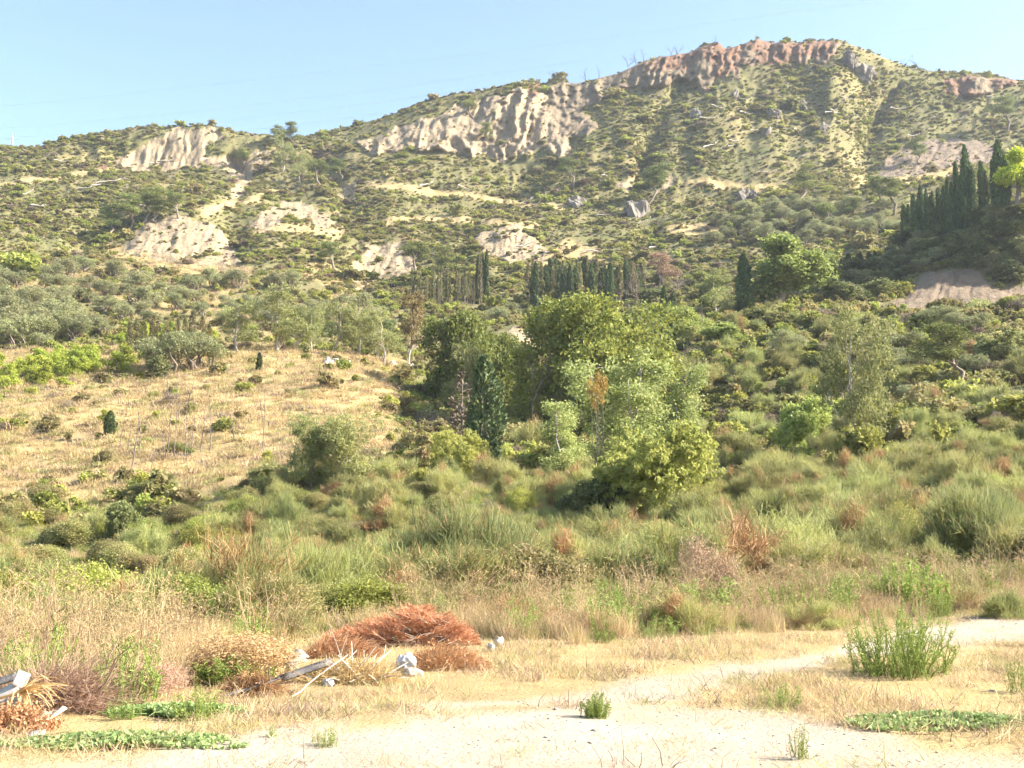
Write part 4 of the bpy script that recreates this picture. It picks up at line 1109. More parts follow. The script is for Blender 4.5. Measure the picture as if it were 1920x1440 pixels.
for i in range(34):
    u = rng.uniform(1000, 1900); v = rng.uniform(190, 420)
    put('burntpole%d' % (i % 3), 'dead_tree', u, v, rng.uniform(22, 46), 5, 'charred standing trunk on the scrub-covered mountain side', 'tree', 'charred trunks on the mountain side', tilt=(0, rng.normal(0, 0.1)))
for i in range(60):
    u, v = (rng.uniform(20, 430), rng.uniform(290, 400)) if i < 16 else (rng.uniform(1280, 1900), rng.uniform(170, 370)) if i < 48 else (rng.uniform(800, 1300), rng.uniform(330, 500))
    p = at(u, v)
    o = plant('log%d' % (i % 3), 'fallen_log', p + np.array([0, -0.5, 0.5]), rng.uniform(0.9, 1.5), rng.uniform(3.2, 7), 'whitish fallen trunk lying in the scrub of the mountain side', 'log', 'fallen trunks on the mountain side', rz=rng.uniform(-0.8, 0.8), tilt=(0, rng.uniform(-0.5, 0.1)))

# ---- big rocks on the mountain
for i, (u, v, h, w_) in enumerate([(1405, 375, 34, 52), (1078, 385, 30, 50), (1195, 400, 36, 58), (1305, 218, 24, 36), (1620, 135, 28, 44), (1590, 120, 30, 36), (1500, 200, 26, 32), (1545, 245, 22, 34), (1450, 215, 22, 30), (1440, 250, 20, 30), (1380, 180, 22, 26)]):
    proto('rock%d' % i, k_rock, 300 + i)
    put('rock%d' % i, 'boulder', u, v, h, w_, 'weathered grey rock outcrop rising from the mountain scrub', 'rock', 'rock outcrops on the mountain side', sink=2.0)

# ---- shrubs of the valley: the nearest and largest as single bushes
def bushes(n, weight, keys, size, asp, name, label, cat, group, sd, mind=1.0):
    r = np.random.default_rng(sd); P3, k, j = sample(n * 4, weight, sd); got = []
    for p in P3:
        if len(got) >= n: break
        if any((p[0] - q[0]) ** 2 + (p[1] - q[1]) ** 2 < mind * mind for q in got): continue
        got.append(p); h = r.uniform(*size)
        plant(keys[r.integers(len(keys))], name, p - np.array([0, 0, 0.1]), h, h * asp * r.uniform(0.8, 1.3), label, cat, group)
    return got
vis = inframe * seen
yedge = np.interp(Ug, [0, 450, 650, 800, 1000, 1400, 1920], [16.5, 17, 19, 22.5, 25, 27, 27])
valley = sstep(0.3, 2.5, Yg - yedge) * sstep(82, 66, Yg) * inframe * (1 - meadow)
patch = sstep(-0.35, 0.1, fbm(Xg / 9, Yg2 / 9, 44, 3))
bushes(230, valley * (sstep(300, 700, Ug) + 0.25), ['broom0', 'broom1', 'broom2', 'broom3'], (1.2, 2.1), 1.5, 'broom_bush', 'grey-green broom bush in the thicket across the valley floor', 'shrub', 'broom thicket on the valley floor', 21, 1.5)
bushes(96, valley * (sstep(900, 300, Ug) + 0.2), ['near0', 'near1', 'near2', 'near0', 'near2'], (0.9, 1.6), 1.6, 'leafy_shrub', 'low olive-green leafy shrub among the valley broom', 'shrub', 'leafy shrubs on the valley floor', 22, 1.3)
bushes(10, valley * sstep(28, 34, Yg), ['broomdry'], (1.0, 1.6), 1.4, 'dry_broom_bush', 'rusty dried-out broom bush among the green ones on the valley floor', 'shrub', 'dried broom bushes on the valley floor', 23, 4)
slope = sstep(66, 80, Yg) * sstep(164, 150, Yg + 14 * sstep(1580, 1680, Ug)) * inframe * sstep(760, 860, Ug)
bushes(90, slope, ['shrub0', 'shrub1', 'shrub2', 'shrubb0', 'shrubb1', 'shrubd0'], (1.3, 2.6), 1.5, 'leafy_shrub', 'rounded green shrub on the scrubby slope below the hill road', 'shrub', 'green shrubs on the right slope', 24, 2.0)
bushes(110, slope * sstep(1000, 1300, Ug), ['broom0', 'broom1', 'broom2'], (1.5, 2.6), 1.5, 'broom_bush', 'grey-green broom bush on the scrubby slope below the hill road', 'shrub', 'broom on the right slope', 25, 2.0)
bushes(26, slope, ['dead0', 'dead1', 'dead2'], (1.2, 2.0), 1.5, 'dry_shrub', 'brown leafless shrub on the scrubby slope below the hill road', 'shrub', 'dry shrubs on the right slope', 26, 3)
bushes(64, meadow * inframe * sstep(74, 80, Yg) * (0.15 + sstep(0, 0.4, fbm(Xg / 12, Yg2 / 12, 40, 3))), ['shrub0', 'shrubb1', 'broom2', 'dead0', 'sapling1'], (0.5, 1.2), 1.5, 'small_shrub', 'small low shrub dotted on the dry meadow', 'shrub', 'small shrubs on the dry meadow', 27, 1.5)
bank = sstep(165, 175, Yg) * sstep(250, 232, Yg) * inframe * sstep(560, 700, Ug) * sstep(1560, 1500, Ug)
bushes(66, bank, ['shrub0', 'shrub1', 'shrubb1', 'shrubd0', 'olive1'], (1.2, 3.0), 1.4, 'leafy_shrub', 'green shrub on the middle slope between the cypress rows and the valley trees', 'shrub', 'shrubs on the middle slope', 28, 2.2)

tall_zone = inframe * sstep(18, 19.5, Yg) * sstep(1, -1, Yg - yedge) * sstep(640, 760, Ug)
edge = valley * sstep(11, 6, Yg - yedge)
bushes(34, edge * sstep(1000, 500, Ug), ['broom0', 'broom3', 'broombrown', 'near0', 'near1', 'broom2', 'near2'], (0.7, 1.3), 1.7, 'leafy_shrub', 'low mixed bush at the near edge of the valley thicket, left of the red branches', 'shrub', 'bushes along the left edge of the dry grass', 31, 0.9)
bushes(26, edge * sstep(700, 1100, Ug), ['broom0', 'broom1', 'broom2', 'broom3'], (0.9, 1.5), 1.6, 'broom_bush', 'green broom bush at the near edge of the thicket behind the tall dry grass', 'shrub', 'broom along the right edge of the dry grass', 32, 1.2)
bushes(18, tall_zone, ['broom0', 'broom3', 'broomdry', 'broom2', 'broombrown', 'broom1'], (0.5, 0.8), 1.7, 'leafy_shrub', 'small bush growing up through the tall dry grass', 'shrub', 'bushes in the tall dry grass', 33, 1.3)
# named bushes at the valley edge
put('broomdk', 'broom_bush', 905, 1120, 168, 290, 'large dense broom clump in the middle, behind the tall dry grass', 'shrub', Y=29)
put('broomdk', 'broom_bush', 800, 1118, 120, 150, 'broom bush joined to the left of the large middle clump', 'shrub', Y=29)
put('broombrown', 'broom_bush', 450, 1170, 178, 215, 'tall thin broom with brown tips and visible stems, left of centre', 'shrub', Y=21)
put('broom2', 'broom_bush', 300, 1175, 120, 230, 'low broom with pale tips left of the tall brown-tipped one', 'shrub', Y=20.5)
put('broomdry', 'dry_broom_bush', 1375, 1080, 118, 235, 'rusty orange dried broom at the edge of the tall dry grass', 'shrub', Y=30)
put('broomdk', 'broom_bush', 1850, 1040, 130, 200, 'big round broom bush at the right behind the dry grass', 'shrub', Y=33)
put('broom2', 'broom_bush', 1620, 1040, 95, 180, 'broad broom bush between the rusty one and the right edge', 'shrub', Y=36)
put('near1', 'leafy_shrub', 1690, 1010, 62, 85, 'yellow-green leafy bush beside the big round broom at the right', 'shrub', Y=38)
put('bigbushd', 'dark_shrub', 240, 1000, 56, 90, 'dark green leafy bush at the foot of the dry meadow', 'shrub', Y=64)
put('near0', 'dark_shrub', 40, 1200, 70, 120, 'dark green bush at the left edge behind the dry grass', 'shrub', Y=24)
put('broom1', 'broom_bush', 610, 1140, 115, 130, 'fresh green broom between the brown-tipped one and the middle clump', 'shrub', Y=23)
put('dead1', 'dry_shrub', 705, 1120, 50, 60, 'small dark leafless shrub in front of the middle broom clump', 'shrub', Y=27)

# ---- scattered cover
sh = [PROTO[k][0][0][1] for k in ('shrub0', 'shrub1')]
smallm = []
for i, (mt, H_, W_) in enumerate([('scrub', 1.2, 2.0), ('scrub', 1.5, 2.2), ('scrub_bright', 1.2, 1.9), ('scrub_bright', 1.4, 2.4), ('scrub', 1.6, 2.2), ('scrub_dead', 1.0, 1.8), ('scrub', 0.9, 2.0)]):
    smallm.append(k_shrub(400 + i, mt, H_, W_, 12, 9, 0.30 if mt != 'scrub_dead' else 0.4, 0.18 if mt != 'scrub_dead' else 0.05, False)[0][1])
mount = sstep(232, 245, Yg) * (Yg < 475) * vis * (1 - 0.92 * bare) * (1 - 0.9 * benches) * (0.3 + sstep(-0.35, 0.25, fbm(Xg / 22, Yg2 / 22, 46, 4)) * sstep(-0.5, 0.2, fbm(Xg / 5, Yg2 / 5, 49, 3)))
P3, k, j = sample(56000, mount, 51)
scatter('mountain_scrub', P3, smallm, lambda r, n: r.lognormal(-0.8, 0.6, n), 52, 'low green and brown scrub covering the mountain side', (0.5, 0.85))
mid = sstep(66, 75, Yg) * sstep(245, 225, Yg) * vis * (1 - meadow * 0.95) * (1 - road) * (1 - bare) * (1 - 0.6 * orch)
P3, k, j = sample(8000, mid * (0.3 + sstep(-0.3, 0.2, fbm(Xg / 11, Yg2 / 11, 47, 3))), 53)
scatter('slope_undergrowth', P3, smallm[:4] + [smallm[6]], lambda r, n: r.lognormal(-0.5, 0.35, n), 54, 'green undergrowth covering the lower slopes')
und = [k_tuft(420 + i, m_, 0.7, 0.8, 90, 0.022, 0.15, 0.5) for i, m_ in enumerate(['weed', 'broom', 'scrub_bright', 'grass', 'broom'])]
P3, k, j = sample(14500, sstep(0, 1.5, Yg - yedge) * sstep(85, 70, Yg) * wide * (1 - meadow), 55)
scatter('valley_undergrowth', P3, und, lambda r, n: r.uniform(0.35, 0.85, n), 56, 'rank green and straw-coloured undergrowth between the valley bushes')
mt_ = [k_tuft(430 + i, m_, 0.5, 1.3, 70, 0.045, 0.0, 0.6) for i, m_ in enumerate(['meadow', 'meadow', 'meadow', 'grass_pale', 'meadow', 'scrub_dead', 'broom'])]
P3, k, j = sample(9000, np.clip(meadow + 0.6 * orch * dry, 0, 1) * vis, 57)
scatter('meadow_grass', P3, mt_, lambda r, n: r.uniform(0.6, 1.3, n), 58, 'dry yellow grass covering the meadow slope')
tallline = np.interp(Ug, [-100, 150, 300, 420, 560, 640, 900, 1100, 1400, 1600, 1750, 1920], [1330, 1330, 1300, 1235, 1205, 1195, 1190, 1195, 1180, 1165, 1150, 1138])
tall = sstep(12, -12, Vreal - tallline + 16 * n_t) * sstep(1.2, -1.0, Yg - yedge + 1.5 * fbm(Xg / 2, Yg2 / 2, 39, 2)) * wide
deb = inpoly(Ug, Vreal, P2('-40,1240 200,1240 240,1330 400,1330 470,1190 940,1190 930,1270 700,1305 520,1315 420,1330 200,1390 -40,1400'))
tg = [k_tuft(440 + i, m_, 0.75, 0.45, 70, 0.010, 0.5, 0.28) for i, m_ in enumerate(['grass', 'grass_pale', 'grass', 'grass_pale', 'grass_pale', 'grass'])] + [k_tuft(456, 'broom', 0.6, 0.4, 50, 0.010, 0.1, 0.3), k_tuft(447, 'scrub_dead', 0.7, 0.5, 60, 0.010, 0.6, 0.4), k_tuft(448, 'weed', 0.5, 0.4, 40, 0.012, 0.0, 0.4)]
P3, k, j = sample(8600, tall * (1 - 0.85 * deb) * (0.35 + sstep(-0.3, 0.3, fbm(Xg / 2.5, Yg2 / 2.5, 48, 3))), 59)
scatter('tall_dry_grass', P3, tg, lambda r, n: r.uniform(0.35, 0.72, n), 60, 'tall straw-coloured grass along the far edge of the track')
ks = [k_stalk(450 + i) for i in range(4)]
P3, k, j = sample(320, tall, 61)
scatter('dry_weed_stalks', P3, ks, lambda r, n: r.uniform(0.7, 1.25, n), 62, 'dry brown weed stalks with seed heads above the grass')
sg = [k_tuft(460 + i, m_, 0.16, 0.35, 46, 0.006, 0.0, 1.1) for i, m_ in enumerate(['grass', 'grass_pale', 'broom', 'grass', 'grass_pale', 'twig'])]
shortw = (1 - 0.75 * deb) * wide * (Yg < 24) * (Yg > 6.5) * (1 - tall) * (1 - 0.93 * track)
P3, k, j = sample(6600, shortw * (0.06 + sstep(-0.15, 0.3, n_t)), 63)
scatter('short_dry_grass', P3, sg, lambda r, n: r.uniform(0.6, 1.5, n), 64, 'short trampled dry grass beside the track')
gw_ = [PROTO['weed%d' % i][0][0][1] for i in range(3)]
P3, k, j = sample(290, tall * (0.25 + sstep(800, 1100, Ug)) * (0.1 + sstep(0, 0.35, fbm(Xg / 1.8, Yg2 / 1.8, 42, 3))), 67)
scatter('green_weeds', P3, gw_, lambda r, n: r.uniform(0.5, 0.95, n), 68, 'fresh green weeds growing through the tall dry grass')
side_ = (wide - inframe) * sstep(0, 3, Yg - yedge) * sstep(70, 60, Yg)
P3, k, j = sample(110, side_, 69)
scatter('side_thicket', P3, [PROTO[q][0][0][1] for q in ('broom0', 'broom2', 'near0', 'near1')], lambda r, n: r.uniform(0.5, 0.95, n), 70, 'broom and shrubs of the valley thicket beyond the edges of the view')
stn = [k_rock(470 + i, 'stone', 0.7, 2)[0][1] for i in range(3)]
P3, k, j = sample(4200, wide * (Yg < 20) * (Yg > 6.5) * (0.25 + track), 65)
scatter('gravel', P3, stn, lambda r, n: 0.012 * r.lognormal(0.2, 0.5, n), 66, 'loose pale gravel on the dirt track')

# ---- green plants in the foreground
fg = [('featherbush', 1690, 1268, 120, 200, 'large feathery green bush alone beside the dirt track at the right', 'leafy_bush', 'bush'),
      ('leafbush', 1118, 1352, 44, 56, 'small round green plant at the edge of the bare dirt', 'small_plant', 'plant'),
      ('weed2', 610, 1412, 34, 52, 'small spiky plant on the white dirt at the bottom', 'small_plant', 'plant'),
      ('weed0', 507, 1388, 22, 22, 'tiny green seedling on the dirt left of the spiky plant', 'small_plant', 'plant'),
      ('weed1', 370, 1358, 58, 95, 'bright green weed clump below the green creeper by the rubbish', 'weed_clump', 'plant'),
      ('leafbush', 440, 1292, 52, 150, 'dark green creeper mound beside the yellowed dead bush', 'creeper_mound', 'plant'),
      ('weed2', 235, 1358, 38, 70, 'yellow-green weed clump left of the bright one', 'weed_clump', 'plant'),
      ('leafbush', 1712, 1150, 95, 130, 'dark green leafy bush in the dry grass above the track', 'leafy_bush', 'bush'),
      ('weed1', 1910, 1305, 62, 50, 'green plant cut by the right edge beside the track', 'weed_clump', 'plant'),
      ('weed2', 1150, 1178, 75, 95, 'green weeds in the dry grass right of the red brushwood', 'weed_clump', 'plant'),
      ('weed0', 1340, 1175, 85, 150, 'wide stand of green weeds in the grass in the middle right', 'weed_clump', 'plant'),
      ('weed1', 1480, 1172, 82, 105, 'green weed stand between the wide stand and the dark leafy bush', 'weed_clump', 'plant'),
      ('weed2', 1570, 1168, 84, 100, 'green weeds just left of the dark leafy bush', 'weed_clump', 'plant'),
      ('weed0', 1222, 1200, 30, 44, 'low bright green tuft at the grass edge', 'weed_clump', 'plant'),
      ('weed1', 1132, 1210, 26, 48, 'low pale green tuft below the leaning straw', 'weed_clump', 'plant'),
      ('weed2', 1500, 1440, 60, 40, 'thin sparse stalk rising from the bottom of the dirt track', 'small_plant', 'plant'),
      ('weed0', 1465, 1330, 40, 70, 'grey-green trampled weed between the wheel tracks', 'weed_clump', 'plant')]
for key, u, v, h, w_, lb, nm, ct in fg:
    put(key, nm, u, v, h, w_ * 0.95, lb, ct)
for i, (u, v, W_, D_, sd_, lb) in enumerate([(1770, 1362, 2.0, 0.9, 480, 'flat bright green creeper mat by the track at the lower right'), (235, 1412, 2.0, 0.8, 481, 'flat green creeper mat on the bare ground at the lower left'),
  (330, 1345, 1.6, 0.8, 483, 'thin green ground cover around the bright weed clump')]):
    me = k_creeper(sd_, W_, D_, 2200, 0.05)[0][1]; p = at(u, v)
    o = obj('creeper_mat', me, None, p + np.array([0, 0, 0.01])); tag(o, lb, 'plant')

# ------------------------------------------------------------------ dumped brushwood and rubbish by the track
def box_mesh(name, a, b, wd, th, mat, up=(0, 0, 1), r=None, bend=0.0):
    """a plank from a to b, slightly warped, with a chipped outline"""
    a = np.asarray(a, float); b = np.asarray(b, float); d = unit(b - a); s_ = unit(np.cross(d, np.asarray(up, float))); n_ = np.cross(s_, d)
    V = []; Q = []; k = 7
    for i in range(k):
        q = i / (k - 1); c = a * (1 - q) + b * q + n_ * bend * math.sin(q * 3.14)
        j = (r.normal(0, 0.03, 2) * wd) if r is not None else (0, 0)
        for sx, sz in ((-1, -1), (1, -1), (1, 1), (-1, 1)):
            V.append(c + s_ * (sx * wd / 2 + j[0] * (sx > 0) - j[1] * (sx < 0)) + n_ * sz * th / 2)
    for i in range(k - 1):
        for e in range(4):
            f = (e + 1) % 4; Q.append((i * 4 + e, i * 4 + f, i * 4 + 4 + f, i * 4 + 4 + e))
    Q += [(3, 2, 1, 0), ((k - 1) * 4, (k - 1) * 4 + 1, (k - 1) * 4 + 2, (k - 1) * 4 + 3)]
    return np.array(V), np.array(Q)

def plank(name, a, b, wd, th, mat, label, cat, up=(0, 0, 1), sd=0, bend=0.0):
    V, Q = box_mesh(name, a, b, wd, th, mat, up, np.random.default_rng(sd), bend)
    return tag(obj(name, mesh_of(name, V, Q, M[mat])), label, cat)

def on(u, v, dz=0.0):
    p = at(u, v); p[2] += dz
    return p
def lift(u, v, Y):               # a point in the air on the sight line (u, v) at depth Y
    a, b = ray(u, v)
    return np.array([a * Y, Y, b * Y])

def heap(name, u, v, wpx, hpx, n, mats, label, cat, sd, fan=0.5, ln=0.45, wd=0.008, flow=(1, 0, 0.2), dpt=0.55, leafy=0, skew=0.0, tipm=None, nst=14):
    """a lying heap of cut branches: thin twigs that follow one flow, thicker sticks inside"""
    r = np.random.default_rng(sd); p = at(u, v); y = p[1]; W_ = wpx * y / F; H_ = hpx * y / F; D_ = W_ * dpt
    g = Geo(); fl = np.array(flow, float)
    x = r.uniform(-1, 1, n); env = np.clip(1 - np.abs(x - skew * (1 - np.abs(x))) ** 2.2, 0.02, 1)
    yy = r.uniform(-1, 1, n); z = r.random(n) ** 0.7 * env * np.clip(1 - 0.8 * yy ** 2, 0.05, 1)
    P0 = np.stack([x * W_ * 0.42, yy * D_ * 0.42, z * H_ * 0.72], -1)
    d = unit(fl[None] + np.stack([x * 0.9, yy * 0.35, 0.35 * z], -1) + r.normal(0, fan, (n, 3)))
    L = ln * r.uniform(0.4, 1.1, (n, 1))
    P1 = P0 + d * L; P1[:, 2] = np.maximum(P1[:, 2], 0.01)
    strips(g, P0, P1, r.normal(0, 0.06 * ln, (n, 3)), wd * r.uniform(0.6, 1.4, n), r, 0)
    if leafy:
        Cn = P1[r.integers(0, n, leafy)] + r.normal(0, 0.02, (leafy, 3)); leaves(g, Cn, 0.035, 0.018, r, None, 1, 0)
    for i in range(nst):
        q = P0[r.integers(n)] * np.array([0.8, 0.8, 0.7]); e = q + unit(fl + r.normal(0, 0.5, 3)) * L.mean() * r.uniform(1, 2.2)
        e[2] = max(e[2], 0.02); tube(g, wig(q, e, 5, 0.2, r), np.linspace(0.014, 0.005, 5), 5, 1)
    o = obj(name, g.mesh(name, [M[m_] for m_ in mats]), None, p)
    return tag(o, label, cat)

def frond(name, p, label, sd, n=46, ln=0.42, mat='frond'):
    r = np.random.default_rng(sd); g = Geo()
    a = r.uniform(-1.9, 0.9, n)
    P1 = np.stack([np.cos(a) * ln * r.uniform(0.6, 1.1, n), r.normal(0, 0.12, n), np.sin(a) * ln * 0.7 * r.uniform(0.6, 1.0, n)], -1)
    P0 = r.normal(0, 0.015, (n, 3)); bd = np.stack([np.zeros(n), np.zeros(n), np.full(n, 0.06)], -1) + r.normal(0, 0.02, (n, 3))
    strips(g, P0, P1, bd, 0.02, r, 0, None, 4)
    tube(g, wig((0, 0, 0), (-0.5, 0.1, -0.12), 5, 0.1, r), np.linspace(0.012, 0.02, 5), 6, 0)
    return tag(obj(name, g.mesh(name, M[mat]), None, p), label, 'palm frond')

def bag(name, p, sx, sy, sz, mat, label, sd, cat='bag'):
    import bmesh
    r = np.random.default_rng(sd); bm = bmesh.new(); bmesh.ops.create_icosphere(bm, subdivisions=4, radius=0.5)
    for v_ in bm.verts:
        q = np.array(v_.co); k = 1 + 0.35 * float(fbm(q[0] * 3 + sd, q[1] * 3 + q[2] * 2, sd, 3)) - 0.28 * abs(float(vnoise(q[0] * 6, q[2] * 6 + sd, sd + 1)))
        pk = max(0.0, q[2] - 0.2) * 0.8
        v_.co = (q[0] * k * sx * (1 - pk), q[1] * k * sy * (1 - pk), max(-0.3, q[2] * k) * sz)
    me = bpy.data.meshes.new(name); bm.to_mesh(me); bm.free(); me.materials.append(M[mat])
    me.polygons.foreach_set('use_smooth', np.ones(len(me.polygons), bool))
    return tag(obj(name, me, None, p, r.uniform(-0.5, 0.5)), label, cat)

# the big red heap and the heaps round it
r_ = np.random.default_rng(600); p = at(757, 1214); y = p[1]; k_ = y / F
g = Geo()
env_ = lambda q: np.interp(q, [-1, -0.75, -0.45, -0.15, 0.1, 0.4, 0.7, 0.88, 1.0], [0.22, 0.40, 0.56, 0.82, 0.95, 0.88, 0.66, 0.36, 0.12])
for i in range(230):
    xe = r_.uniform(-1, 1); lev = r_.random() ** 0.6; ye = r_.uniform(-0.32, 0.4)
    e = np.array([xe * 142 * k_, ye * (1 - 0.4 * xe * xe), lev * env_(xe) * 78 * k_])
    b0 = e + np.array([(0.45 if xe < 0.25 else -0.45) * r_.uniform(0.6, 1.3), r_.normal(0, 0.12), -0.16 * lev - 0.05])
    b0[2] = max(b0[2], 0.02); pth = wig(b0, e, 7, 0.12, r_)
    tube(g, pth, np.linspace(0.009, 0.002, 7), 4, 1)
    m_ = 100; tq = r_.uniform(0.25, 1.0, m_); P0 = np.stack([np.interp(tq, np.linspace(0, 1, 7), pth[:, a_]) for a_ in range(3)], -1)
    d0 = unit(e - b0); dd = unit(d0 + r_.normal(0, 0.42, (m_, 3)) + np.array([0, 0, 0.12])); L = r_.uniform(0.05, 0.17, (m_, 1)) * (1.15 - 0.5 * tq[:, None])
    P1 = P0 + dd * L; P1[:, 2] = np.maximum(P1[:, 2], 0.01)
    strips(g, P0, P1, r_.normal(0, 0.012, (m_, 3)), 0.0075, r_, 0, float(np.clip(0.15 + 0.7 * lev + r_.normal(0, 0.15), 0, 1)))  # higher branches tinted paler: lit top and dark base put into the colour
tag(obj('brushwood_heap', g.mesh('red_brush', [M['red_brush'], M['twig']]), None, p), 'large heap of dried rust-red conifer branches beside the track', 'brushwood')
heap('brushwood_heap', 640, 1235, 150, 50, 2600, ['orange_brush', 'twig'], 'low orange-brown heap of dry needles left of the red branches', 'brushwood', 610, 0.6, 0.2, 0.007)
heap('brushwood_heap', 830, 1258, 170, 56, 3200, ['orange_brush', 'twig_red'], 'tan heap of withered twigs in front of the red branches', 'brushwood', 611, 0.8, 0.16, 0.007, leafy=900)
heap('brushwood_heap', 655, 1282, 170, 46, 2200, ['frond', 'snag'], 'tangled heap of pale sticks left of the white bag', 'brushwood', 612, 1.1, 0.26, 0.008, (0.5, 0, 0.15), nst=46)
heap('brushwood_heap', 470, 1308, 120, 58, 2200, ['broom_dry', 'twig'], 'brown fibrous palm waste below the green creeper mound', 'brushwood', 613, 0.5, 0.2, 0.008, (0.3, -0.6, -0.5))
heap('brushwood_heap', 105, 1335, 200, 100, 2600, ['twig_red', 'twig'], 'dome of thin reddish twigs at the left edge behind the broken furniture', 'brushwood', 614, 0.7, 0.5, 0.006, (0.5, 0, -0.1), nst=40)
heap('brushwood_heap', 20, 1375, 130, 46, 1300, ['orange_brush', 'twig'], 'heap of brown dry leaves under the broken white board', 'brushwood', 615, 0.9, 0.14, 0.012, leafy=2600)
heap('brushwood_heap', 1190, 1105, 150, 60, 500, ['dead', 'dead'], 'grey pile of bare sticks behind the dry grass, right of the middle broom', 'brushwood', 616, 0.5, 0.9, 0.02, (1, 0, 0.1), nst=60)
heap('brushwood_heap', 1850, 1130, 160, 66, 1200, ['twig_red', 'twig'], 'reddish heap of twigs in the grass near the right edge', 'brushwood', 617, 0.7, 0.6, 0.008, (-0.6, 0, 0.2), nst=30)
heap('brushwood_heap', 790, 805, 70, 42, 260, ['dead', 'snag'], 'dark dumped branches on the meadow edge above the gully', 'brushwood', 618, 0.6, 1.6, 0.06, (0.7, 0, 0.3), nst=46)

# yellowed dead bush; a brown mound added below paints its shaded bottom
proto('deadleaf', k_shrub, 620, 'frond', 0.9, 1.7, 110, 26, 0.034, 0.022)
proto('brownbush', k_shrub, 621, 'twig_red', 0.7, 1.2, 90, 20, 0.05, 0.008)
PROTO['deadleaf'][0][0][1].materials[0] = leaf_mat('amber_leaf', (0.38, 0.26, 0.115), (0.58, 0.43, 0.22), None, 0.35, 0.1)
put('deadleaf', 'dead_bush', 405, 1272, 78, 240, 'dead bush with yellow withered leaves left of the orange-brown heap', 'bush')
put('brownbush', 'dead_bush', 290, 1308, 62, 130, 'brown twigs put in for the shaded bottom of the yellowed dead bush', 'bush')
put('brownbush', 'dead_bush', 1330, 1105, 95, 110, 'dry bush with pale seed heads in front of the rusty broom', 'bush', Y=24)

bag('plastic_bag', on(760, 1262, 0.10), 0.26, 0.18, 0.26, 'plastic', 'bulging white plastic bag between the stick heap and the tan twigs', 630)
bag('plastic_bag', on(775, 1272, 0.02), 0.26, 0.17, 0.16, 'card', 'grey crumpled sack under the white plastic bag', 631)
bag('plastic_bag', on(614, 1290, 0.03), 0.14, 0.11, 0.12, 'plastic', 'small grey-white plastic rag among the pale sticks', 632)
bag('white_stone', on(920, 1222, 0.05), 0.12, 0.11, 0.14, 'white', 'white lump on the grass, lower of two right of the red branches', 633, 'stone')
bag('white_stone', on(936, 1214, 0.06), 0.15, 0.12, 0.17, 'white', 'white lump on the grass, upper of two right of the red branches', 634, 'stone')
bag('white_stone', on(941, 1248, 0.02), 0.07, 0.07, 0.07, 'white', 'tiny white lump in the grass below the two larger ones', 635, 'stone')
p0 = on(525, 1290, 0.06)
plank('weathered_plank', p0, p0 + np.array([0.52, 0.25, 0.16]), 0.09, 0.03, 'plank', 'grey weathered plank lying in front of the pale cardboard', 'plank', (0, -0.6, 0.8), 1)
p0 = on(532, 1268, 0.08)
plank('cardboard', p0, p0 + np.array([0.22, 0.12, 0.17]), 0.24, 0.012, 'card', 'pale crumpled cardboard sheet above the weathered plank', 'cardboard', (-0.3, -0.6, 0.7), 2, 0.03)
p0 = on(556, 1262, 0.1)
plank('wood_offcut', p0, p0 + np.array([0.12, 0.02, 0.03]), 0.04, 0.02, 'board', 'short yellow wood offcut beside the pale cardboard', 'wood', (0, -0.3, 1), 3)
def stick(p0, p1, rad, mat, label, sd, name='stick', cat='stick'):
    r = np.random.default_rng(sd); g = Geo(); pth = wig(p0, p1, 7, 0.12, r); tube(g, pth, np.linspace(rad, rad * 0.5, 7), 6)
    for i in range(3):
        k2 = pth[r.integers(3, 6)]; tube(g, wig(k2, k2 + r.normal(0, 0.12, 3) + np.array([0, 0, 0.08]), 3, 0.1, r), np.linspace(rad * 0.5, rad * 0.2, 3), 4)
    return tag(obj(name, g.mesh(name, M[mat], True)), label, cat)
a0 = on(545, 1312, 0.02); stick(a0, lift(652, 1228, a0[1] + 0.5), 0.009, 'snag', 'long pale stick leaning out of the stick heap towards the track', 640)
a0 = on(420, 1318, 0.03); stick(a0, a0 + np.array([0.5, 0.3, 0.14]), 0.02, 'plank', 'dark charred stick at the foot of the green creeper mound', 641)
a0 = on(26, 1300, 0.1); stick(a0, lift(-3, 1218, a0[1] + 0.3), 0.014, 'dead', 'bare stick standing up behind the broken white board', 642)
a0 = on(180, 1310, 0.05); stick(a0, lift(122, 1270, a0[1] + 0.2), 0.01, 'snag', 'thin bleached stick on the reddish twig dome', 643)
a0 = on(240, 1322, 0.02); stick(a0, lift(222, 1258, a0[1] + 0.1), 0.006, 'twig_red', 'thin upright reddish stick right of the twig dome', 644)
a0 = on(268, 1235, 0.05); stick(a0, lift(310, 1232, a0[1] + 0.1) + np.array([0, 0, 0.1]), 0.009, 'snag', 'crooked stick standing in the grass above the brown shade under the dead bush', 645)
a0 = on(1110, 1192, 0.0); heap('straw_bundle', 1112, 1195, 34, 60, 220, ['grass_pale', 'grass'], 'leaning bundle of pale straw at the edge of the tall grass', 'straw', 646, 0.25, 0.5, 0.008, (-0.35, 0, 1.0), 0.8, nst=0)

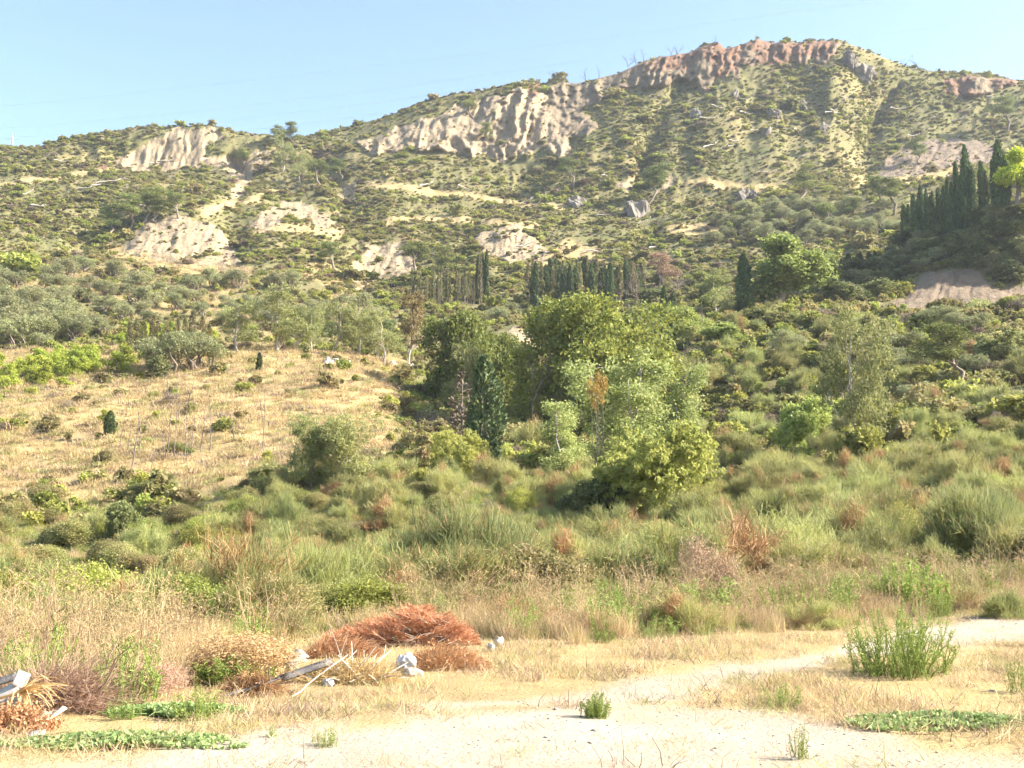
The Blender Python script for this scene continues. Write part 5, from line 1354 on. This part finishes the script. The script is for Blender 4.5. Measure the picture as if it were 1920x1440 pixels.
# broken white furniture at the left edge
B = on(10, 1360); yb = B[1]
def pl(u, v, dy=0.0): return lift(u, v, yb + dy)
V1, Q1 = box_mesh('a', pl(-30, 1322, -0.05), pl(34, 1287), 0.12, 0.025, 'white', (0.1, -0.7, 0.7))
V2, Q2 = box_mesh('b', pl(33, 1289), pl(46, 1260, 0.05), 0.12, 0.025, 'white', (0.8, -0.6, 0.3))
fb = bpy.data.objects.new('broken_board', None); C.objects.link(fb); fb.location = B; tag(fb, 'bent white plastic board sticking up at the left edge', 'board')
for nm, V_, Q_ in (('panel', V1, Q1), ('panel', V2, Q2)):
    obj(nm, mesh_of(nm, V_ - B, Q_, M['white']), fb)
plank('white_post', pl(31, 1308, -0.08), pl(39, 1352, -0.12), 0.06, 0.04, 'white', 'short white post standing under the bent white board', 'post', (0, -1, 0), 5)
plank('white_board', pl(-25, 1326, -0.1), pl(16, 1312, -0.08), 0.07, 0.03, 'white', 'white slat lying level below the bent board at the left edge', 'board', (0, -0.5, 0.9), 6)
plank('dark_plank', pl(-20, 1285, 0.1), pl(30, 1268, 0.15), 0.08, 0.02, 'plank', 'dark plank behind the bent white board', 'plank', (0, -0.6, 0.8), 7)
p0 = on(40, 1380, 0.03); plank('pale_board', p0, p0 + np.array([0.14, 0.2, 0.08]), 0.08, 0.015, 'board', 'pale wooden board lying below the palm frond, left of two', 'board', (0, -0.4, 1), 8)
p0 = on(66, 1378, 0.03); plank('pale_board', p0, p0 + np.array([0.16, 0.2, 0.13]), 0.05, 0.015, 'board', 'narrow pale wooden board lying below the palm frond, right of two', 'board', (0, -0.4, 1), 9)
p0 = on(55, 1395, 0.02); plank('white_scrap', p0, p0 + np.array([0.12, 0.03, 0.01]), 0.1, 0.01, 'white', 'small white scrap on the bare ground below the pale boards', 'scrap', (0, -0.3, 1), 10)
frond('palm_frond', pl(38, 1298, -0.15), 'dry yellow palm frond drooping over the broken white furniture', 650)
p0 = on(1640, 1085); plank('white_board', lift(1650, 1062, p0[1]), lift(1678, 1048, p0[1] + 0.2), 0.07, 0.03, 'white', 'white slat poking out of the dry grass at the right', 'board', (0, -0.5, 0.9), 11)
for i, (u, v, w_, lb) in enumerate([(612, 684, 22, 'whitish rubble lump at the left end of the meadow top'), (650, 686, 16, 'small pale rubble lump beside the larger one on the meadow top'), (738, 688, 18, 'pale rubble lump near the dark bramble bank'), (772, 690, 14, 'last pale rubble lump near the broadleaf trees'), (628, 682, 14, 'rubble lump between the two others on the meadow top')]):
    proto('rub%d' % i, k_rock, 660 + i, 'snag', 0.6, 3)
    put('rub%d' % i, 'rubble', u, v, w_ * 0.6, w_, lb, 'rock')

# ------------------------------------------------------------------ overhead line
gp = Geo(); base = np.array(lift(20, 300, 640.0)); hgt = 30.0; topz = lift(20, 250, 640.0)[2]
b0 = topz - hgt
for sx in (-1, 1):
    for sy in (-1, 1):
        tube(gp, np.array([[sx * 2.4, sy * 2.4, b0], [sx * 0.5, sy * 0.5, topz - 3], [0, 0, topz]]), np.full(3, 0.13), 4)
for i in range(8):
    z0 = b0 + i * 3.4; z1 = z0 + 3.4
    w0 = np.interp(z0, [b0, topz], [2.4, 0.3]); w1 = np.interp(z1, [b0, topz], [2.4, 0.3])
    for sy in (-1, 1):
        tube(gp, np.array([[-w0, sy * w0, z0], [w1, sy * w1, z1]]), np.full(2, 0.09), 4); tube(gp, np.array([[w0, sy * w0, z0], [-w1, sy * w1, z1]]), np.full(2, 0.09), 4)
for dz in (4, 8):
    tube(gp, np.array([[-4, 0, topz - dz], [0, 0, topz - dz + 0.6], [4, 0, topz - dz]]), np.full(3, 0.12), 4)
o = obj('transmission_tower', gp.mesh('transmission_tower', M['steel'])); o.location = (base[0], base[1], 0)
tag(o, 'faint lattice transmission tower behind the left hilltop', 'tower')
for i, (a_, b_) in enumerate([((-60, 262), (1010, 150)), ((-60, 205), (1920, -40)), ((-60, 244), (1100, 112)), ((-60, 275), (720, 212)), ((1180, 110), (2000, 10))]):
    A = lift(a_[0], a_[1], 640); B_ = lift(b_[0], b_[1], 480 if i < 4 else 520)
    t_ = np.linspace(0, 1, 24)[:, None]; pth = A * (1 - t_) + B_ * t_; pth[:, 2] -= (4 * t_ * (1 - t_) * 4)[:, 0]
    gw = Geo(); tube(gw, pth, np.full(24, 0.035), 4)
    tag(obj('power_line', gw.mesh('power_line', M['steel'])), ['lowest long wire meeting the main cliff top', 'highest wire crossing the whole sky', 'second wire from the top on the left', 'short wire ending behind the ridge left of the cliff', 'wire right of the summit'][i] + ', faint against the sky', 'power line')

# ------------------------------------------------------------------ the air of a hot day
hz = bpy.data.materials.new('haze'); hz.use_nodes = True; N = hz.node_tree.nodes; N.clear()
pv = N.new('ShaderNodeVolumePrincipled'); pv.inputs['Color'].default_value = (0.82, 0.90, 1.0, 1); pv.inputs['Density'].default_value = 0.00014
pv.inputs['Anisotropy'].default_value = 0.2
ho = N.new('ShaderNodeOutputMaterial'); hz.node_tree.links.new(pv.outputs[0], ho.inputs['Volume'])
zlo = float(G[..., 2].min()) - 1.0; zhi = float(G[..., 2].max()) + 20
V = np.array([(x, y, z) for z in (zlo, zhi) for x, y in ((-2600, -70), (2600, -70), (2600, 2300), (-2600, 2300))], float)
Q = [(3, 2, 1, 0), (4, 5, 6, 7), (0, 1, 5, 4), (1, 2, 6, 5), (2, 3, 7, 6), (3, 0, 4, 7)]
tag(obj('haze', mesh_of('haze', V, np.array(Q), hz)), 'thin bright haze over the valley and the mountain', None, None, 'stuff')

# ------------------------------------------------------------------ few alike things in a row: say which one by its order from the left
from collections import defaultdict
same = defaultdict(list)
for o in C.objects:
    if o.parent is None and o.get('label') and o.get('category'): same[o['label']].append(o)
for lb, os_ in same.items():
    if 1 < len(os_) <= 20 and len(lb.split()) <= 12:
        for i, o in enumerate(sorted(os_, key=lambda q: q.location.x / max(q.location.y, 1.0))):
            o['label'] = lb + ', ' + ORD[i] + ' from the left'
